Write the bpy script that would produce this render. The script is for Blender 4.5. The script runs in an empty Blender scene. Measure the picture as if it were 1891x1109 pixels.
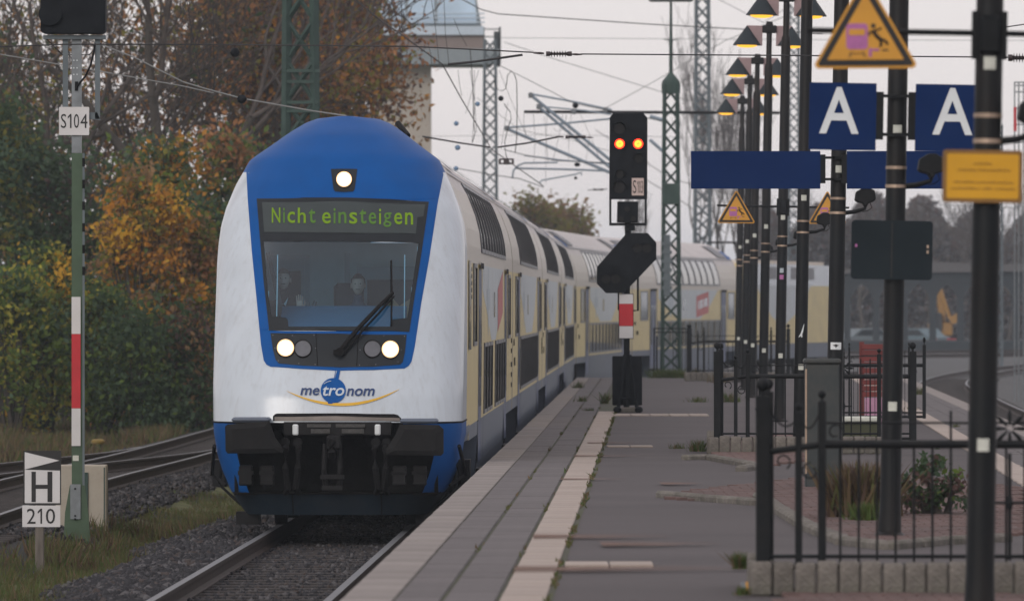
import bpy, math, random
import numpy as np
from mathutils import Vector, Matrix
R = math.radians
SC = bpy.context.scene
COL = SC.collection
# ---------------------------------------------------------------- camera, sky, sun, exposure
CAMZ = 2.51            # camera height above the rail tops (z = 0)
FPX, CX, HY = 12700.0, 945.5, 563.0   # a long lens: focal length in photo pixels
cam_data = bpy.data.cameras.new('camera')
cam = bpy.data.objects.new('camera', cam_data)
COL.objects.link(cam)
cam.location = (0, 0, CAMZ)
cam.rotation_euler = (R(90), 0, 0)
cam_data.sensor_width = 36.0
cam_data.lens = FPX / 1891 * 36
cam_data.shift_y = 8.5 / 1891
cam_data.clip_start = 0.5
cam_data.clip_end = 6000
cam_data.dof.use_dof = True
cam_data.dof.focus_distance = 77.5
cam_data.dof.aperture_fstop = 5.4
SC.camera = cam

SUN_EL, SUN_AZ = 24.0, 205.0      # degrees; azimuth clockwise from +Y (the view direction)
w = bpy.data.worlds.new('World')
SC.world = w
w.use_nodes = True
nt = w.node_tree
nt.nodes.clear()
out = nt.nodes.new('ShaderNodeOutputWorld')
sky = nt.nodes.new('ShaderNodeTexSky')
sky.sky_type = 'NISHITA'
sky.sun_disc = False
sky.sun_elevation = R(SUN_EL)
sky.sun_rotation = R(SUN_AZ)
bg1 = nt.nodes.new('ShaderNodeBackground'); bg1.inputs['Strength'].default_value = 0.10
nt.links.new(sky.outputs[0], bg1.inputs['Color'])
bg2 = nt.nodes.new('ShaderNodeBackground'); bg2.inputs['Strength'].default_value = 1.24
tc = nt.nodes.new('ShaderNodeTexCoord')
nz = nt.nodes.new('ShaderNodeTexNoise'); nz.inputs['Scale'].default_value = 2.2; nz.inputs['Detail'].default_value = 4
mp = nt.nodes.new('ShaderNodeMapping'); mp.inputs['Scale'].default_value = (1, 1, 3.5)
nt.links.new(tc.outputs['Generated'], mp.inputs[0]); nt.links.new(mp.outputs[0], nz.inputs['Vector'])
rp = nt.nodes.new('ShaderNodeValToRGB')
rp.color_ramp.elements[0].position = .3; rp.color_ramp.elements[0].color = (.735, .672, .69, 1)
rp.color_ramp.elements[1].position = .7; rp.color_ramp.elements[1].color = (.805, .735, .732, 1)
nt.links.new(nz.outputs['Fac'], rp.inputs['Fac']); nt.links.new(rp.outputs['Color'], bg2.inputs['Color'])
mx = nt.nodes.new('ShaderNodeMixShader'); mx.inputs[0].default_value = .82     # a closed cloud layer under the blue
nt.links.new(bg1.outputs[0], mx.inputs[1]); nt.links.new(bg2.outputs[0], mx.inputs[2])
nt.links.new(mx.outputs[0], out.inputs['Surface'])

sl = bpy.data.lights.new('sun', 'SUN')
sl.energy = 1.25; sl.angle = R(24); sl.color = (1, .93, .86)
so = bpy.data.objects.new('sun', sl); COL.objects.link(so)
_d = Vector((math.sin(R(SUN_AZ)) * math.cos(R(SUN_EL)), math.cos(R(SUN_AZ)) * math.cos(R(SUN_EL)), math.sin(R(SUN_EL))))
so.rotation_euler = _d.to_track_quat('Z', 'Y').to_euler()
so.location = (-20, -20, 60)

vs = SC.view_settings
vs.view_transform = 'Standard'; vs.look = 'None'; vs.exposure = 0.0; vs.gamma = 1; vs.use_curve_mapping = False
SC.render.engine = 'CYCLES'
cy = SC.cycles
cy.max_bounces = 6; cy.diffuse_bounces = 3; cy.glossy_bounces = 3; cy.transmission_bounces = 4
cy.transparent_max_bounces = 10; cy.volume_bounces = 1
cy.use_denoising = True
try: cy.denoiser = 'OPENIMAGEDENOISE'
except Exception: pass
cy.sample_clamp_indirect = 4
cy.use_adaptive_sampling = False

# ---------------------------------------------------------------- helpers
rnd = random.Random(7)
rng = np.random.default_rng(5)

def P(px, py, d):      # the place that the photograph shows at (px, py), d metres off
    return Vector(((px - CX) / FPX * d, d, CAMZ - (py - HY) / FPX * d))

def G(px, py, z):      # the same on a level plane
    return P(px, py, (CAMZ - z) * FPX / (py - HY))

def tag(o, label=None, cat=None, group=None, kind=None):
    for k, v in (('label', label), ('category', cat), ('group', group), ('kind', kind)):
        if v: o[k] = v
    return o

def thing(name, label, cat, loc=(0, 0, 0), group=None, rz=0.0, ry=0.0, kind=None):
    o = bpy.data.objects.new(name, None)
    o.empty_display_size = .2
    COL.objects.link(o)
    o.location = loc
    o.rotation_euler = (0, ry, rz)
    return tag(o, label, cat, group, kind)

def kids(o): return KIDS.get(o.name, [])
KIDS = {}

def link(o, parent):
    COL.objects.link(o)
    if parent is not None:
        o.parent = parent
        KIDS.setdefault(parent.name, []).append(o)
    return o

def copy_tree(o, parent=None):
    c = o.copy()
    link(c, parent)
    for ch in list(kids(o)): copy_tree(ch, c)
    return c

def origin(o):
    p = Vector((0, 0, 0))
    while o is not None:
        p = p + Vector(o.location); o = o.parent
    return p

class MB:
    def __init__(s): s.v = []; s.f = []; s.m = []
    def add(s, vs, fs, mi=0):
        n = len(s.v)
        s.v.extend([tuple(v) for v in vs]); s.f.extend([tuple(i + n for i in f) for f in fs]); s.m.extend([mi] * len(fs))
        return s
    def box(s, c, size, mi=0, rot=None):
        x, y, z = size[0] / 2, size[1] / 2, size[2] / 2
        vs = [Vector((a * x, b * y, e * z)) for e in (-1, 1) for b in (-1, 1) for a in (-1, 1)]
        if rot is not None: vs = [rot @ v for v in vs]
        c = Vector(c)
        return s.add([v + c for v in vs], [(0, 2, 3, 1), (4, 5, 7, 6), (0, 1, 5, 4), (2, 6, 7, 3), (0, 4, 6, 2), (1, 3, 7, 5)], mi)
    def bx(s, x0, x1, y0, y1, z0, z1, mi=0):
        return s.box(((x0 + x1) / 2, (y0 + y1) / 2, (z0 + z1) / 2), (x1 - x0, y1 - y0, z1 - z0), mi)
    def cbox(s, c, size, b, mi=0):          # a box with chamfered edges
        x, y, z = size[0] / 2, size[1] / 2, size[2] / 2
        c = Vector(c)
        def ring(hx, hy, zz, k): return [(sx * hx if not sw else sx * (hx - k), sy * hy if sw else sy * (hy - k), zz)
            for sx, sy, sw in ((-1, -1, 0), (-1, -1, 1), (1, -1, 1), (1, -1, 0), (1, 1, 0), (1, 1, 1), (-1, 1, 1), (-1, 1, 0))]
        rings = [ring(x - b, y - b, -z, b * .5), ring(x, y, -z + b, b), ring(x, y, z - b, b), ring(x - b, y - b, z, b * .5)]
        vs = [Vector(p) + c for r in rings for p in r]
        fs = [tuple(range(7, -1, -1)), tuple(range(24, 32))]
        for k in range(3):
            for i in range(8): fs.append((k * 8 + i, k * 8 + (i + 1) % 8, k * 8 + 8 + (i + 1) % 8, k * 8 + 8 + i))
        return s.add(vs, fs, mi)
    def tube(s, pts, r, n=8, mi=0, cap=True):
        pts = [Vector(p) for p in pts]
        rs = r if isinstance(r, (list, tuple)) else [r] * len(pts)
        rings = []; up = None
        for i, p in enumerate(pts):
            t = (pts[min(i + 1, len(pts) - 1)] - pts[max(i - 1, 0)])
            if t.length < 1e-9: t = Vector((0, 0, 1))
            t.normalize()
            if up is None:
                up = Vector((0, 0, 1)) if abs(t.z) < .9 else Vector((1, 0, 0))
            a = t.cross(up)
            if a.length < 1e-6: a = t.cross(Vector((0, 1, 0)))
            a.normalize(); b = t.cross(a); up = -b if False else up
            rings.append([p + (a * math.cos(2 * math.pi * k / n) + b * math.sin(2 * math.pi * k / n)) * rs[i] for k in range(n)])
        vs = [v for rg in rings for v in rg]; fs = []
        for i in range(len(pts) - 1):
            for k in range(n): fs.append((i * n + k, i * n + (k + 1) % n, (i + 1) * n + (k + 1) % n, (i + 1) * n + k))
        if cap: fs += [tuple(range(n - 1, -1, -1)), tuple((len(pts) - 1) * n + k for k in range(n))]
        return s.add(vs, fs, mi)
    def lathe(s, c, prof, n=16, mi=0, axis='z'):      # prof: (radius, height)
        c = Vector(c); vs = []; fs = []
        for r_, h in prof:
            for k in range(n):
                a = 2 * math.pi * k / n
                p = Vector((r_ * math.cos(a), r_ * math.sin(a), h))
                if axis == 'y': p = Vector((p.x, -p.z, p.y))
                if axis == 'x': p = Vector((p.z, p.x, p.y))
                vs.append(c + p)
        for i in range(len(prof) - 1):
            for k in range(n): fs.append((i * n + k, i * n + (k + 1) % n, (i + 1) * n + (k + 1) % n, (i + 1) * n + k))
        fs += [tuple(range(n - 1, -1, -1)), tuple((len(prof) - 1) * n + k for k in range(n))]
        return s.add(vs, fs, mi)
    def prism(s, poly, y0, y1, mi=0):        # poly in (x, z), extruded along y
        n = len(poly)
        vs = [Vector((x, y0, z)) for x, z in poly] + [Vector((x, y1, z)) for x, z in poly]
        fs = [tuple(range(n)), tuple(range(2 * n - 1, n - 1, -1))]
        for i in range(n): fs.append((i, i + n, (i + 1) % n + n, (i + 1) % n))
        return s.add(vs, fs, mi)
    def grid(s, rows, mi=0):
        n = len(rows[0]); vs = [p for r_ in rows for p in r_]; fs = []
        for i in range(len(rows) - 1):
            for k in range(n - 1): fs.append((i * n + k, i * n + k + 1, (i + 1) * n + k + 1, (i + 1) * n + k))
        return s.add(vs, fs, mi)
    def mesh(s, name, mats, smooth=False, off=(0, 0, 0)):
        me = bpy.data.meshes.new(name)
        ox, oy, oz = off
        me.from_pydata([(x - ox, y - oy, z - oz) for x, y, z in s.v], [], s.f)
        if not isinstance(mats, (list, tuple)): mats = [mats]
        for m in mats: me.materials.append(m)
        if len(mats) > 1: me.polygons.foreach_set('material_index', s.m)
        if smooth:
            me.polygons.foreach_set('use_smooth', [True] * len(me.polygons))
        me.update()
        return me
    def build(s, name, mats, parent=None, world=False, smooth=False, loc=None, bevel=0, sharp=35):
        off = (0, 0, 0)
        if world and parent is not None: off = tuple(origin(parent))
        if loc is not None: off = tuple(loc)
        me = s.mesh(name, mats, smooth, off)
        o = bpy.data.objects.new(name, me)
        if loc is not None: o.location = loc
        link(o, parent)
        if smooth and sharp: me.set_sharp_from_angle(angle=R(sharp))
        if bevel:
            b = o.modifiers.new('bevel', 'BEVEL'); b.width = bevel; b.segments = 2; b.limit_method = 'ANGLE'
        return o

def np_mesh(name, verts, faces, mats, parent=None, mi=None, smooth=False):   # faces: (M, k) int array
    me = bpy.data.meshes.new(name)
    M, k = faces.shape
    me.vertices.add(len(verts)); me.vertices.foreach_set('co', np.ascontiguousarray(verts, np.float32).ravel())
    me.loops.add(M * k); me.loops.foreach_set('vertex_index', np.ascontiguousarray(faces, np.int32).ravel())
    me.polygons.add(M); me.polygons.foreach_set('loop_start', np.arange(0, M * k, k, dtype=np.int32))
    if not isinstance(mats, (list, tuple)): mats = [mats]
    for m in mats: me.materials.append(m)
    if mi is not None: me.polygons.foreach_set('material_index', np.ascontiguousarray(mi, np.int32))
    if smooth: me.polygons.foreach_set('use_smooth', np.ones(M, bool))
    me.update(calc_edges=True)
    o = bpy.data.objects.new(name, me)
    return link(o, parent)

def mat(name, col, rough=.6, metal=0.0, var=.18, scale=6.0, bump=0.0, bscale=40.0, spec=.4, dirt=None, dscale=2.5, damt=.5,
        stretch=(1, 1, 1), translucent=0.0, rvar=.0, emit=None, estr=0.0, coat=0.0):
    m = bpy.data.materials.new(name); m.use_nodes = True
    n = m.node_tree; b = n.nodes['Principled BSDF']
    b.inputs['Roughness'].default_value = rough; b.inputs['Metallic'].default_value = metal
    b.inputs['Specular IOR Level'].default_value = spec
    if coat: b.inputs['Coat Weight'].default_value = coat; b.inputs['Coat Roughness'].default_value = .15
    t = n.nodes.new('ShaderNodeTexCoord'); mp = n.nodes.new('ShaderNodeMapping'); mp.inputs['Scale'].default_value = stretch
    n.links.new(t.outputs['Object'], mp.inputs[0])
    nz = n.nodes.new('ShaderNodeTexNoise'); nz.inputs['Scale'].default_value = scale; nz.inputs['Detail'].default_value = 5
    n.links.new(mp.outputs[0], nz.inputs['Vector'])
    rp = n.nodes.new('ShaderNodeValToRGB')
    lo = [max(0, c * (1 - var)) for c in col]; hi = [min(1, c * (1 + var)) for c in col]
    rp.color_ramp.elements[0].position = .3; rp.color_ramp.elements[0].color = (*lo, 1)
    rp.color_ramp.elements[1].position = .7; rp.color_ramp.elements[1].color = (*hi, 1)
    n.links.new(nz.outputs['Fac'], rp.inputs[0])
    src = rp.outputs['Color']
    if dirt:
        nd = n.nodes.new('ShaderNodeTexNoise'); nd.inputs['Scale'].default_value = dscale; nd.inputs['Detail'].default_value = 8; nd.inputs['Roughness'].default_value = .7
        n.links.new(mp.outputs[0], nd.inputs['Vector'])
        mr = n.nodes.new('ShaderNodeMapRange'); mr.inputs[1].default_value = .45; mr.inputs[2].default_value = .75; mr.inputs[4].default_value = damt
        n.links.new(nd.outputs['Fac'], mr.inputs[0])
        mxx = n.nodes.new('ShaderNodeMix'); mxx.data_type = 'RGBA'; mxx.inputs[7].default_value = (*dirt, 1)
        n.links.new(mr.outputs[0], mxx.inputs[0]); n.links.new(src, mxx.inputs[6]); src = mxx.outputs[2]
    if rvar:
        oi = n.nodes.new('ShaderNodeObjectInfo'); mr2 = n.nodes.new('ShaderNodeMapRange')
        mr2.inputs[3].default_value = 1 - rvar; mr2.inputs[4].default_value = 1 + rvar
        n.links.new(oi.outputs['Random'], mr2.inputs[0])
        vm = n.nodes.new('ShaderNodeVectorMath'); vm.operation = 'SCALE'
        n.links.new(src, vm.inputs[0]); n.links.new(mr2.outputs[0], vm.inputs['Scale']); src = vm.outputs[0]
    n.links.new(src, b.inputs['Base Color'])
    if bump:
        nb = n.nodes.new('ShaderNodeTexNoise'); nb.inputs['Scale'].default_value = bscale; nb.inputs['Detail'].default_value = 6
        n.links.new(mp.outputs[0], nb.inputs['Vector'])
        bp = n.nodes.new('ShaderNodeBump'); bp.inputs['Strength'].default_value = bump; bp.inputs['Distance'].default_value = .02
        n.links.new(nb.outputs['Fac'], bp.inputs['Height']); n.links.new(bp.outputs[0], b.inputs['Normal'])
    if emit:
        b.inputs['Emission Color'].default_value = (*emit, 1); b.inputs['Emission Strength'].default_value = estr
    if translucent:
        tr = n.nodes.new('ShaderNodeBsdfTranslucent'); n.links.new(src, tr.inputs['Color'])
        ms = n.nodes.new('ShaderNodeMixShader'); ms.inputs[0].default_value = translucent
        n.links.new(b.outputs[0], ms.inputs[1]); n.links.new(tr.outputs[0], ms.inputs[2])
        n.links.new(ms.outputs[0], n.nodes['Material Output'].inputs['Surface'])
    return m

def glassmat(name, tint, refl=.08):
    m = bpy.data.materials.new(name); m.use_nodes = True; n = m.node_tree; n.nodes.clear()
    o = n.nodes.new('ShaderNodeOutputMaterial'); tr = n.nodes.new('ShaderNodeBsdfTransparent'); tr.inputs[0].default_value = (*tint, 1)
    gl = n.nodes.new('ShaderNodeBsdfGlossy'); gl.inputs['Roughness'].default_value = .03; gl.inputs['Color'].default_value = (.85, .93, 1, 1)
    lw = n.nodes.new('ShaderNodeFresnel'); lw.inputs['IOR'].default_value = 1.5
    ma = n.nodes.new('ShaderNodeMath'); ma.operation = 'ADD'; ma.inputs[1].default_value = refl; ma.use_clamp = True
    n.links.new(lw.outputs[0], ma.inputs[0])
    ms = n.nodes.new('ShaderNodeMixShader'); n.links.new(ma.outputs[0], ms.inputs[0])
    n.links.new(tr.outputs[0], ms.inputs[1]); n.links.new(gl.outputs[0], ms.inputs[2]); n.links.new(ms.outputs[0], o.inputs[0])
    return m

def emis(name, col, s):
    m = bpy.data.materials.new(name); m.use_nodes = True; n = m.node_tree; n.nodes.clear()
    o = n.nodes.new('ShaderNodeOutputMaterial'); e = n.nodes.new('ShaderNodeEmission')
    e.inputs[0].default_value = (*col, 1); e.inputs[1].default_value = s; n.links.new(e.outputs[0], o.inputs[0])
    return m

def text_shape(s, shear=0.0, bold=0.0, res=3):
    cu = bpy.data.curves.new('lettering', 'FONT'); cu.body = s; cu.shear = shear; cu.offset = bold; cu.resolution_u = res
    o = bpy.data.objects.new('lettering', cu)
    me = bpy.data.meshes.new_from_object(o)
    vs = [(v.co.x, v.co.y) for v in me.vertices]; fs = [tuple(p.vertices) for p in me.polygons]
    bpy.data.objects.remove(o); bpy.data.meshes.remove(me); bpy.data.curves.remove(cu)
    x0 = min(v[0] for v in vs); x1 = max(v[0] for v in vs); y0 = min(v[1] for v in vs); y1 = max(v[1] for v in vs)
    return [((x - x0) / (x1 - x0), (y - y0) / (y1 - y0)) for x, y in vs], fs

def put_text(mb, s, x0, x1, z0, z1, y, mi=0, shear=0, bold=0):   # flat print facing -y
    vs, fs = text_shape(s, shear, bold)
    mb.add([(x0 + (x1 - x0) * a, y, z0 + (z1 - z0) * b) for a, b in vs], fs, mi)
    return mb

def put_one(mb, x0, x1, z0, z1, y, mi=0):     # a plain sans-serif figure one
    w_ = x1 - x0; h = z1 - z0
    mb.add([(x0 + w_ * a, y, z0 + h * b) for a, b in ((.62, 0), (1, 0), (1, 1), (.66, 1), (.0, .80), (.0, .66), (.62, .83))], [tuple(range(7))], mi)
    return mb

def rrect(x0, x1, z0, z1, r, n=5):
    pts = []
    for cx, cz, a0 in ((x1 - r, z1 - r, 0), (x0 + r, z1 - r, 90), (x0 + r, z0 + r, 180), (x1 - r, z0 + r, 270)):
        for k in range(n + 1):
            a = R(a0 + 90 * k / n); pts.append((cx + r * math.cos(a), cz + r * math.sin(a)))
    return pts[::-1]
# ---------------------------------------------------------------- materials
M = {}
M['asphalt'] = mat('asphalt', (.072, .064, .067), .85, var=.22, scale=.9, bump=.35, bscale=60, dirt=(.046, .040, .041), dscale=.45, damt=.75, stretch=(.5, .8, 1))
M['concrete'] = mat('pale_concrete', (.23, .208, .196), .85, var=.14, scale=5, bump=.25, dirt=(.13, .115, .105), dscale=1.4, damt=.6, rvar=.10)
M['slab'] = mat('grey_slab', (.112, .103, .106), .85, var=.12, scale=6, bump=.3, dirt=(.10, .092, .09), dscale=1.1, damt=.6, rvar=.09)
M['tactile'] = mat('pale_tactile_tile', (.36, .31, .275), .8, var=.10, scale=9, bump=.5, bscale=60, dirt=(.24, .19, .16), dscale=2.0, damt=.55, rvar=.07)
M['joint'] = mat('joint_moss', (.055, .055, .04), .95, scale=3, dirt=(.06, .075, .025), dscale=1.0, damt=.8)
M['red_paver'] = mat('red_paver', (.115, .072, .066), .85, var=.25, scale=8, bump=.3, dirt=(.065, .052, .05), dscale=1.2, damt=.8, rvar=.15)
M['kerb'] = mat('kerb_stone', (.15, .138, .125), .9, var=.3, scale=12, bump=.8, bscale=50, dirt=(.06, .065, .045), dscale=4, damt=.8, rvar=.15)
M['rust_stain'] = mat('rusty_joint', (.150, .082, .058), .9, var=.3, scale=6)
def fade_edges(m):            # a stain that thins out towards its rim and its far end
    n = m.node_tree; N_ = n.nodes.new; b = n.nodes['Principled BSDF']
    t = N_('ShaderNodeTexCoord'); sp_ = N_('ShaderNodeSeparateXYZ'); n.links.new(t.outputs['Generated'], sp_.inputs[0])
    def mth(op, a, b_=None):
        q = N_('ShaderNodeMath'); q.operation = op; q.use_clamp = False
        for i, v in enumerate((a, b_)):
            if v is None: continue
            if isinstance(v, (int, float)): q.inputs[i].default_value = v
            else: n.links.new(v, q.inputs[i])
        return q.outputs[0]
    e = mth('SUBTRACT', 1.0, mth('ABSOLUTE', mth('SUBTRACT', mth('MULTIPLY', sp_.outputs[1], 2.0), 1.0)))
    e = mth('MULTIPLY', mth('POWER', e, 1.5), mth('SUBTRACT', 1.05, sp_.outputs[0]))
    nz = N_('ShaderNodeTexNoise'); nz.inputs['Scale'].default_value = 5; nz.inputs['Detail'].default_value = 6; mp = N_('ShaderNodeMapping'); mp.inputs['Scale'].default_value = (.35, 1, 1); n.links.new(t.outputs['Object'], mp.inputs[0]); n.links.new(mp.outputs[0], nz.inputs['Vector'])
    f = mth('MULTIPLY', e, mth('MULTIPLY', nz.outputs['Fac'], 1.7)); f = mth('MINIMUM', f, .85)
    tr = N_('ShaderNodeBsdfTransparent'); ms = N_('ShaderNodeMixShader'); n.links.new(f, ms.inputs[0]); n.links.new(tr.outputs[0], ms.inputs[1]); n.links.new(b.outputs[0], ms.inputs[2]); n.links.new(ms.outputs[0], n.nodes['Material Output'].inputs['Surface'])
fade_edges(M['rust_stain'])
M['rail'] = mat('rusty_rail_side', (.04, .029, .025), .75, var=.3, scale=10)
M['rail_top'] = mat('worn_rail_head', (.125, .13, .14), .5, metal=.3, var=.1, scale=3)
M['sleeper'] = mat('weathered_sleeper', (.030, .026, .025), .9, var=.3, scale=5, bump=.4, rvar=.2)
M['bed'] = mat('dark_track_bed', (.012, .012, .013), .95, var=.45, scale=14, bump=1.0, bscale=18)
M['stone'] = mat('ballast_stone', (.022, .022, .026), .85, var=.35, scale=5)
M['stone2'] = mat('pale_ballast_stone', (.075, .073, .077), .85, var=.3, scale=5)
M['stone3'] = mat('rusty_ballast_stone', (.05, .040, .037), .85, var=.3, scale=5)
M['turf'] = mat('mossy_turf', (.080, .092, .030), .95, var=.4, scale=1.6, bump=.8, bscale=10, dirt=(.085, .066, .035), dscale=.6, damt=.7)
M['farland'] = mat('far_ground', (.062, .066, .055), .95, var=.3, scale=.05)
M['grass_g'] = mat('fresh_grass', (.060, .095, .022), .8, var=.3, scale=2, translucent=.3)
M['grass_o'] = mat('olive_grass', (.085, .090, .030), .85, var=.3, scale=2, translucent=.25)
M['grass_d'] = mat('dry_grass', (.125, .088, .048), .9, var=.3, scale=2, translucent=.25)
M['grass_b'] = mat('dead_grass', (.070, .045, .032), .9, var=.3, scale=2, translucent=.2)
for k, c in (('leaf_dark', (0.053, 0.090, 0.040)), ('leaf_teal', (0.081, 0.131, 0.077)), ('leaf_green', (0.112, 0.165, 0.037)), ('leaf_olive', (0.206, 0.194, 0.043)),
             ('leaf_yellow', (0.600, 0.362, 0.044)), ('leaf_orange', (0.500, 0.237, 0.037)), ('leaf_rust', (0.362, 0.175, 0.077)), ('leaf_brown', (0.263, 0.165, 0.083)),
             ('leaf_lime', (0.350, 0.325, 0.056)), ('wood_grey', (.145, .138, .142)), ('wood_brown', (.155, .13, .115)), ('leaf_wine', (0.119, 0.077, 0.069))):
    M[k] = mat(k, c, .7, var=.3, scale=1.5, translucent=.5, spec=.2)
M['bark'] = mat('grey_bark', (.055, .048, .042), .95, var=.3, scale=4, bump=.6)
M['twig'] = mat('bare_twig', (.070, .058, .052), .95, var=.3, scale=4)
M['black_iron'] = mat('black_painted_iron', (.004, .006, .008), .6, spec=.2, var=.3, scale=12, bump=.1, dirt=(.016, .014, .012), dscale=6, damt=.5)
M['pole'] = mat('dark_painted_pole', (.007, .009, .011), .5, spec=.2, var=.25, scale=6, dirt=(.030, .020, .015), dscale=2.5, damt=.6, stretch=(1, 1, .25))
M['sticker'] = mat('pale_sticker', (.50, .52, .47), .6, var=.12, scale=20)
M['band'] = mat('steel_band', (.34, .26, .2), .4, metal=.5, var=.2)
M['navy'] = mat('navy_sign_blue', (.004, .020, .088), .7, spec=.08, var=.08, scale=3, dirt=(.010, .027, .085), dscale=2, damt=.5)
M['sign_white'] = mat('sign_white', (.62, .66, .68), .5, var=.06)
M['sign_black'] = mat('sign_black', (.012, .012, .013), .55, var=.2)
M['sign_yellow'] = mat('warning_yellow', (.55, .27, .03), .5, var=.10, scale=4)
M['plate_yellow'] = mat('amber_plate', (.56, .29, .008), .5, var=.08, scale=4)
M['plate_rim'] = mat('brown_plate_rim', (.20, .10, .02), .5)
M['plate_ink'] = mat('faded_brown_ink', (.20, .10, .012), .6)
M['purple'] = mat('faded_purple_print', (.36, .12, .30), .6, var=.15, scale=20)
M['grey_back'] = mat('dark_sign_back', (.010, .017, .022), .7, spec=.15, var=.15, scale=3, dirt=(.016, .022, .026), dscale=3)
M['red'] = mat('sheet_red', (.44, .018, .028), .45, var=.08)
M['sheet_white'] = mat('sheet_white', (.56, .56, .57), .5, var=.06, dirt=(.4, .38, .36), dscale=3, damt=.4)
M['mast_green'] = mat('mast_green', (.050, .088, .052), .6, var=.15, scale=5, dirt=(.03, .05, .035), dscale=3, damt=.5)
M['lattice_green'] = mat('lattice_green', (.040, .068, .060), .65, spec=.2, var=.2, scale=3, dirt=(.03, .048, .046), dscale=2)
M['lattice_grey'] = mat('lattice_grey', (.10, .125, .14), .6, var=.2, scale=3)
M['galv'] = mat('galvanised_steel', (.17, .19, .205), .5, metal=.35, var=.2, scale=8)
M['cabinet'] = mat('cream_cabinet', (.36, .33, .28), .6, var=.1, scale=3, dirt=(.2, .17, .13), dscale=3, damt=.6)
M['tube_blue'] = mat('pale_blue_tube', (.24, .30, .36), .45, metal=.2, var=.1)
M['wire'] = mat('dark_wire', (.03, .03, .032), .6, var=.1)
M['wire_pale'] = mat('pale_wire', (.22, .23, .23), .5, metal=.3, var=.1)
M['insul'] = mat('brown_insulator', (.035, .026, .028), .35, var=.1)
M['ball_blue'] = mat('blue_weight', (.12, .20, .31), .6)
M['signal_black'] = mat('signal_black', (.006, .008, .011), .7, spec=.12, var=.3, scale=6, dirt=(.013, .014, .015), dscale=3)
M['lens_dark'] = mat('unlit_lens', (.006, .006, .007), .35, spec=.25)
M['lamp_red'] = emis('lit_red_lamp', (1.0, .030, .012), 5.5)
M['lamp_amber'] = emis('lit_lamp_core', (1.0, .42, .04), 2.6)
M['lamp_glow'] = emis('lit_sodium_lamp', (1.0, .50, .05), 1.5)
M['lamp_shade'] = mat('dark_lamp_shade', (.022, .030, .036), .6, spec=.2, var=.15)
M['lamp_wing'] = mat('pink_acrylic_wing', (.50, .38, .39), .5, var=.08, translucent=.5)
M['red_board'] = mat('dark_red_boards', (.135, .022, .020), .6, var=.2, scale=5, rvar=.15)
M['pink'] = mat('pink_panel', (.42, .22, .33), .6, var=.1)
M['bin'] = mat('grey_green_cabinet', (.028, .036, .038), .55, var=.12, scale=4, dirt=(.07, .06, .05), dscale=4)

# ---------------------------------------------------------------- the lie of the land
def train_x(d):                # centre of the platform track
    x = -1.966 + .021 * (d - 75.5)
    return x + ((d - 180.5) ** 2 / 620 if d > 180.5 else 0)
def interp(pts):
    ds = np.array([p[0] for p in pts]); xs = np.array([p[1] for p in pts])
    # smooth (Catmull-Rom) through the points
    def f(d):
        if d <= ds[0]: return float(xs[0] + (d - ds[0]) * (xs[1] - xs[0]) / (ds[1] - ds[0]))
        if d >= ds[-1]: return float(xs[-1] + (d - ds[-1]) * (xs[-1] - xs[-2]) / (ds[-1] - ds[-2]))
        i = int(np.searchsorted(ds, d)) - 1; i = max(0, min(len(ds) - 2, i))
        m = []
        for j in (i, i + 1):
            a, b = max(0, j - 1), min(len(ds) - 1, j + 1); m.append((xs[b] - xs[a]) / (ds[b] - ds[a]))
        h = ds[i + 1] - ds[i]; t = (d - ds[i]) / h
        return float((2*t**3 - 3*t*t + 1) * xs[i] + (t**3 - 2*t*t + t) * h * m[0] + (-2*t**3 + 3*t*t) * xs[i + 1] + (t**3 - t*t) * h * m[1])
    return f
left_x = interp([(50, -7.35), (82, -6.92), (99, -6.6), (117, -5.9), (140, -5.35), (180, -4.6), (230, -1.0), (280, 6.5)])
fork_x = interp([(70, -12.8), (90, -10.2), (108, -7.55), (118, -6.1), (124, -5.75)])
right_x = interp([(40, 8.0), (60, 8.45), (98, 9.25), (122, 9.95), (162, 11.35), (190, 12.5), (224, 14.05), (261, 17.8), (292, 22.4), (320, 27.8), (350, 35)])
def edge_l(d): return -1.013 + .0207 * (d - 41.7)
def edge_r(d): return 6.1 + .0323 * (d - 60)
PZ = .76
def land_z(x, d):
    a = min(abs(x - train_x(d)), abs(x - left_x(d)), abs(x - right_x(d)), abs(x - fork_x(d)) if d < 124 else 99)
    z = -.45
    if a < 1.55: z = -.215
    elif a < 2.7: z = -.215 - (a - 1.55) * .205
    if x < -7: z -= 0
    return z

xs = np.concatenate([np.arange(-30, -8, 1.0), np.arange(-8, 1, .25), np.arange(1, 40.1, 1.0)])
dsx = np.concatenate([np.arange(20, 130, 1.25), np.arange(130, 420, 5)])
vv = []; gi = []
for d in dsx:
    for x in xs:
        vv.append((x, d, land_z(x, d) + rnd.uniform(-.015, .015)))
nx = len(xs); ff = []
for i in range(len(dsx) - 1):
    for k in range(nx - 1):
        x = (xs[k] + xs[k + 1]) / 2; d = (dsx[i] + dsx[i + 1]) / 2
        a = min(abs(x - train_x(d)), abs(x - left_x(d)), abs(x - right_x(d)), abs(x - fork_x(d)) if d < 124 else 99)
        lim = 2.0 + .35 * math.sin(d * .7) + .2 * math.sin(d * 2.3 + 1)
        if x > 5: lim += 2.5
        ff.append((i * nx + k, i * nx + k + 1, (i + 1) * nx + k + 1, (i + 1) * nx + k)); gi.append((2 if x > 4 and d > 150 else 1) if a < lim or x > 6 else 0)
land = np_mesh('ground', np.array(vv), np.array(ff), [M['turf'], M['bed'], mat('grey_gravel', (.075, .076, .078), .95, var=.35, scale=6, bump=.8, bscale=14, dirt=(.05, .052, .048), dscale=.4, damt=.8)], mi=np.array(gi), smooth=True)
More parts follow.
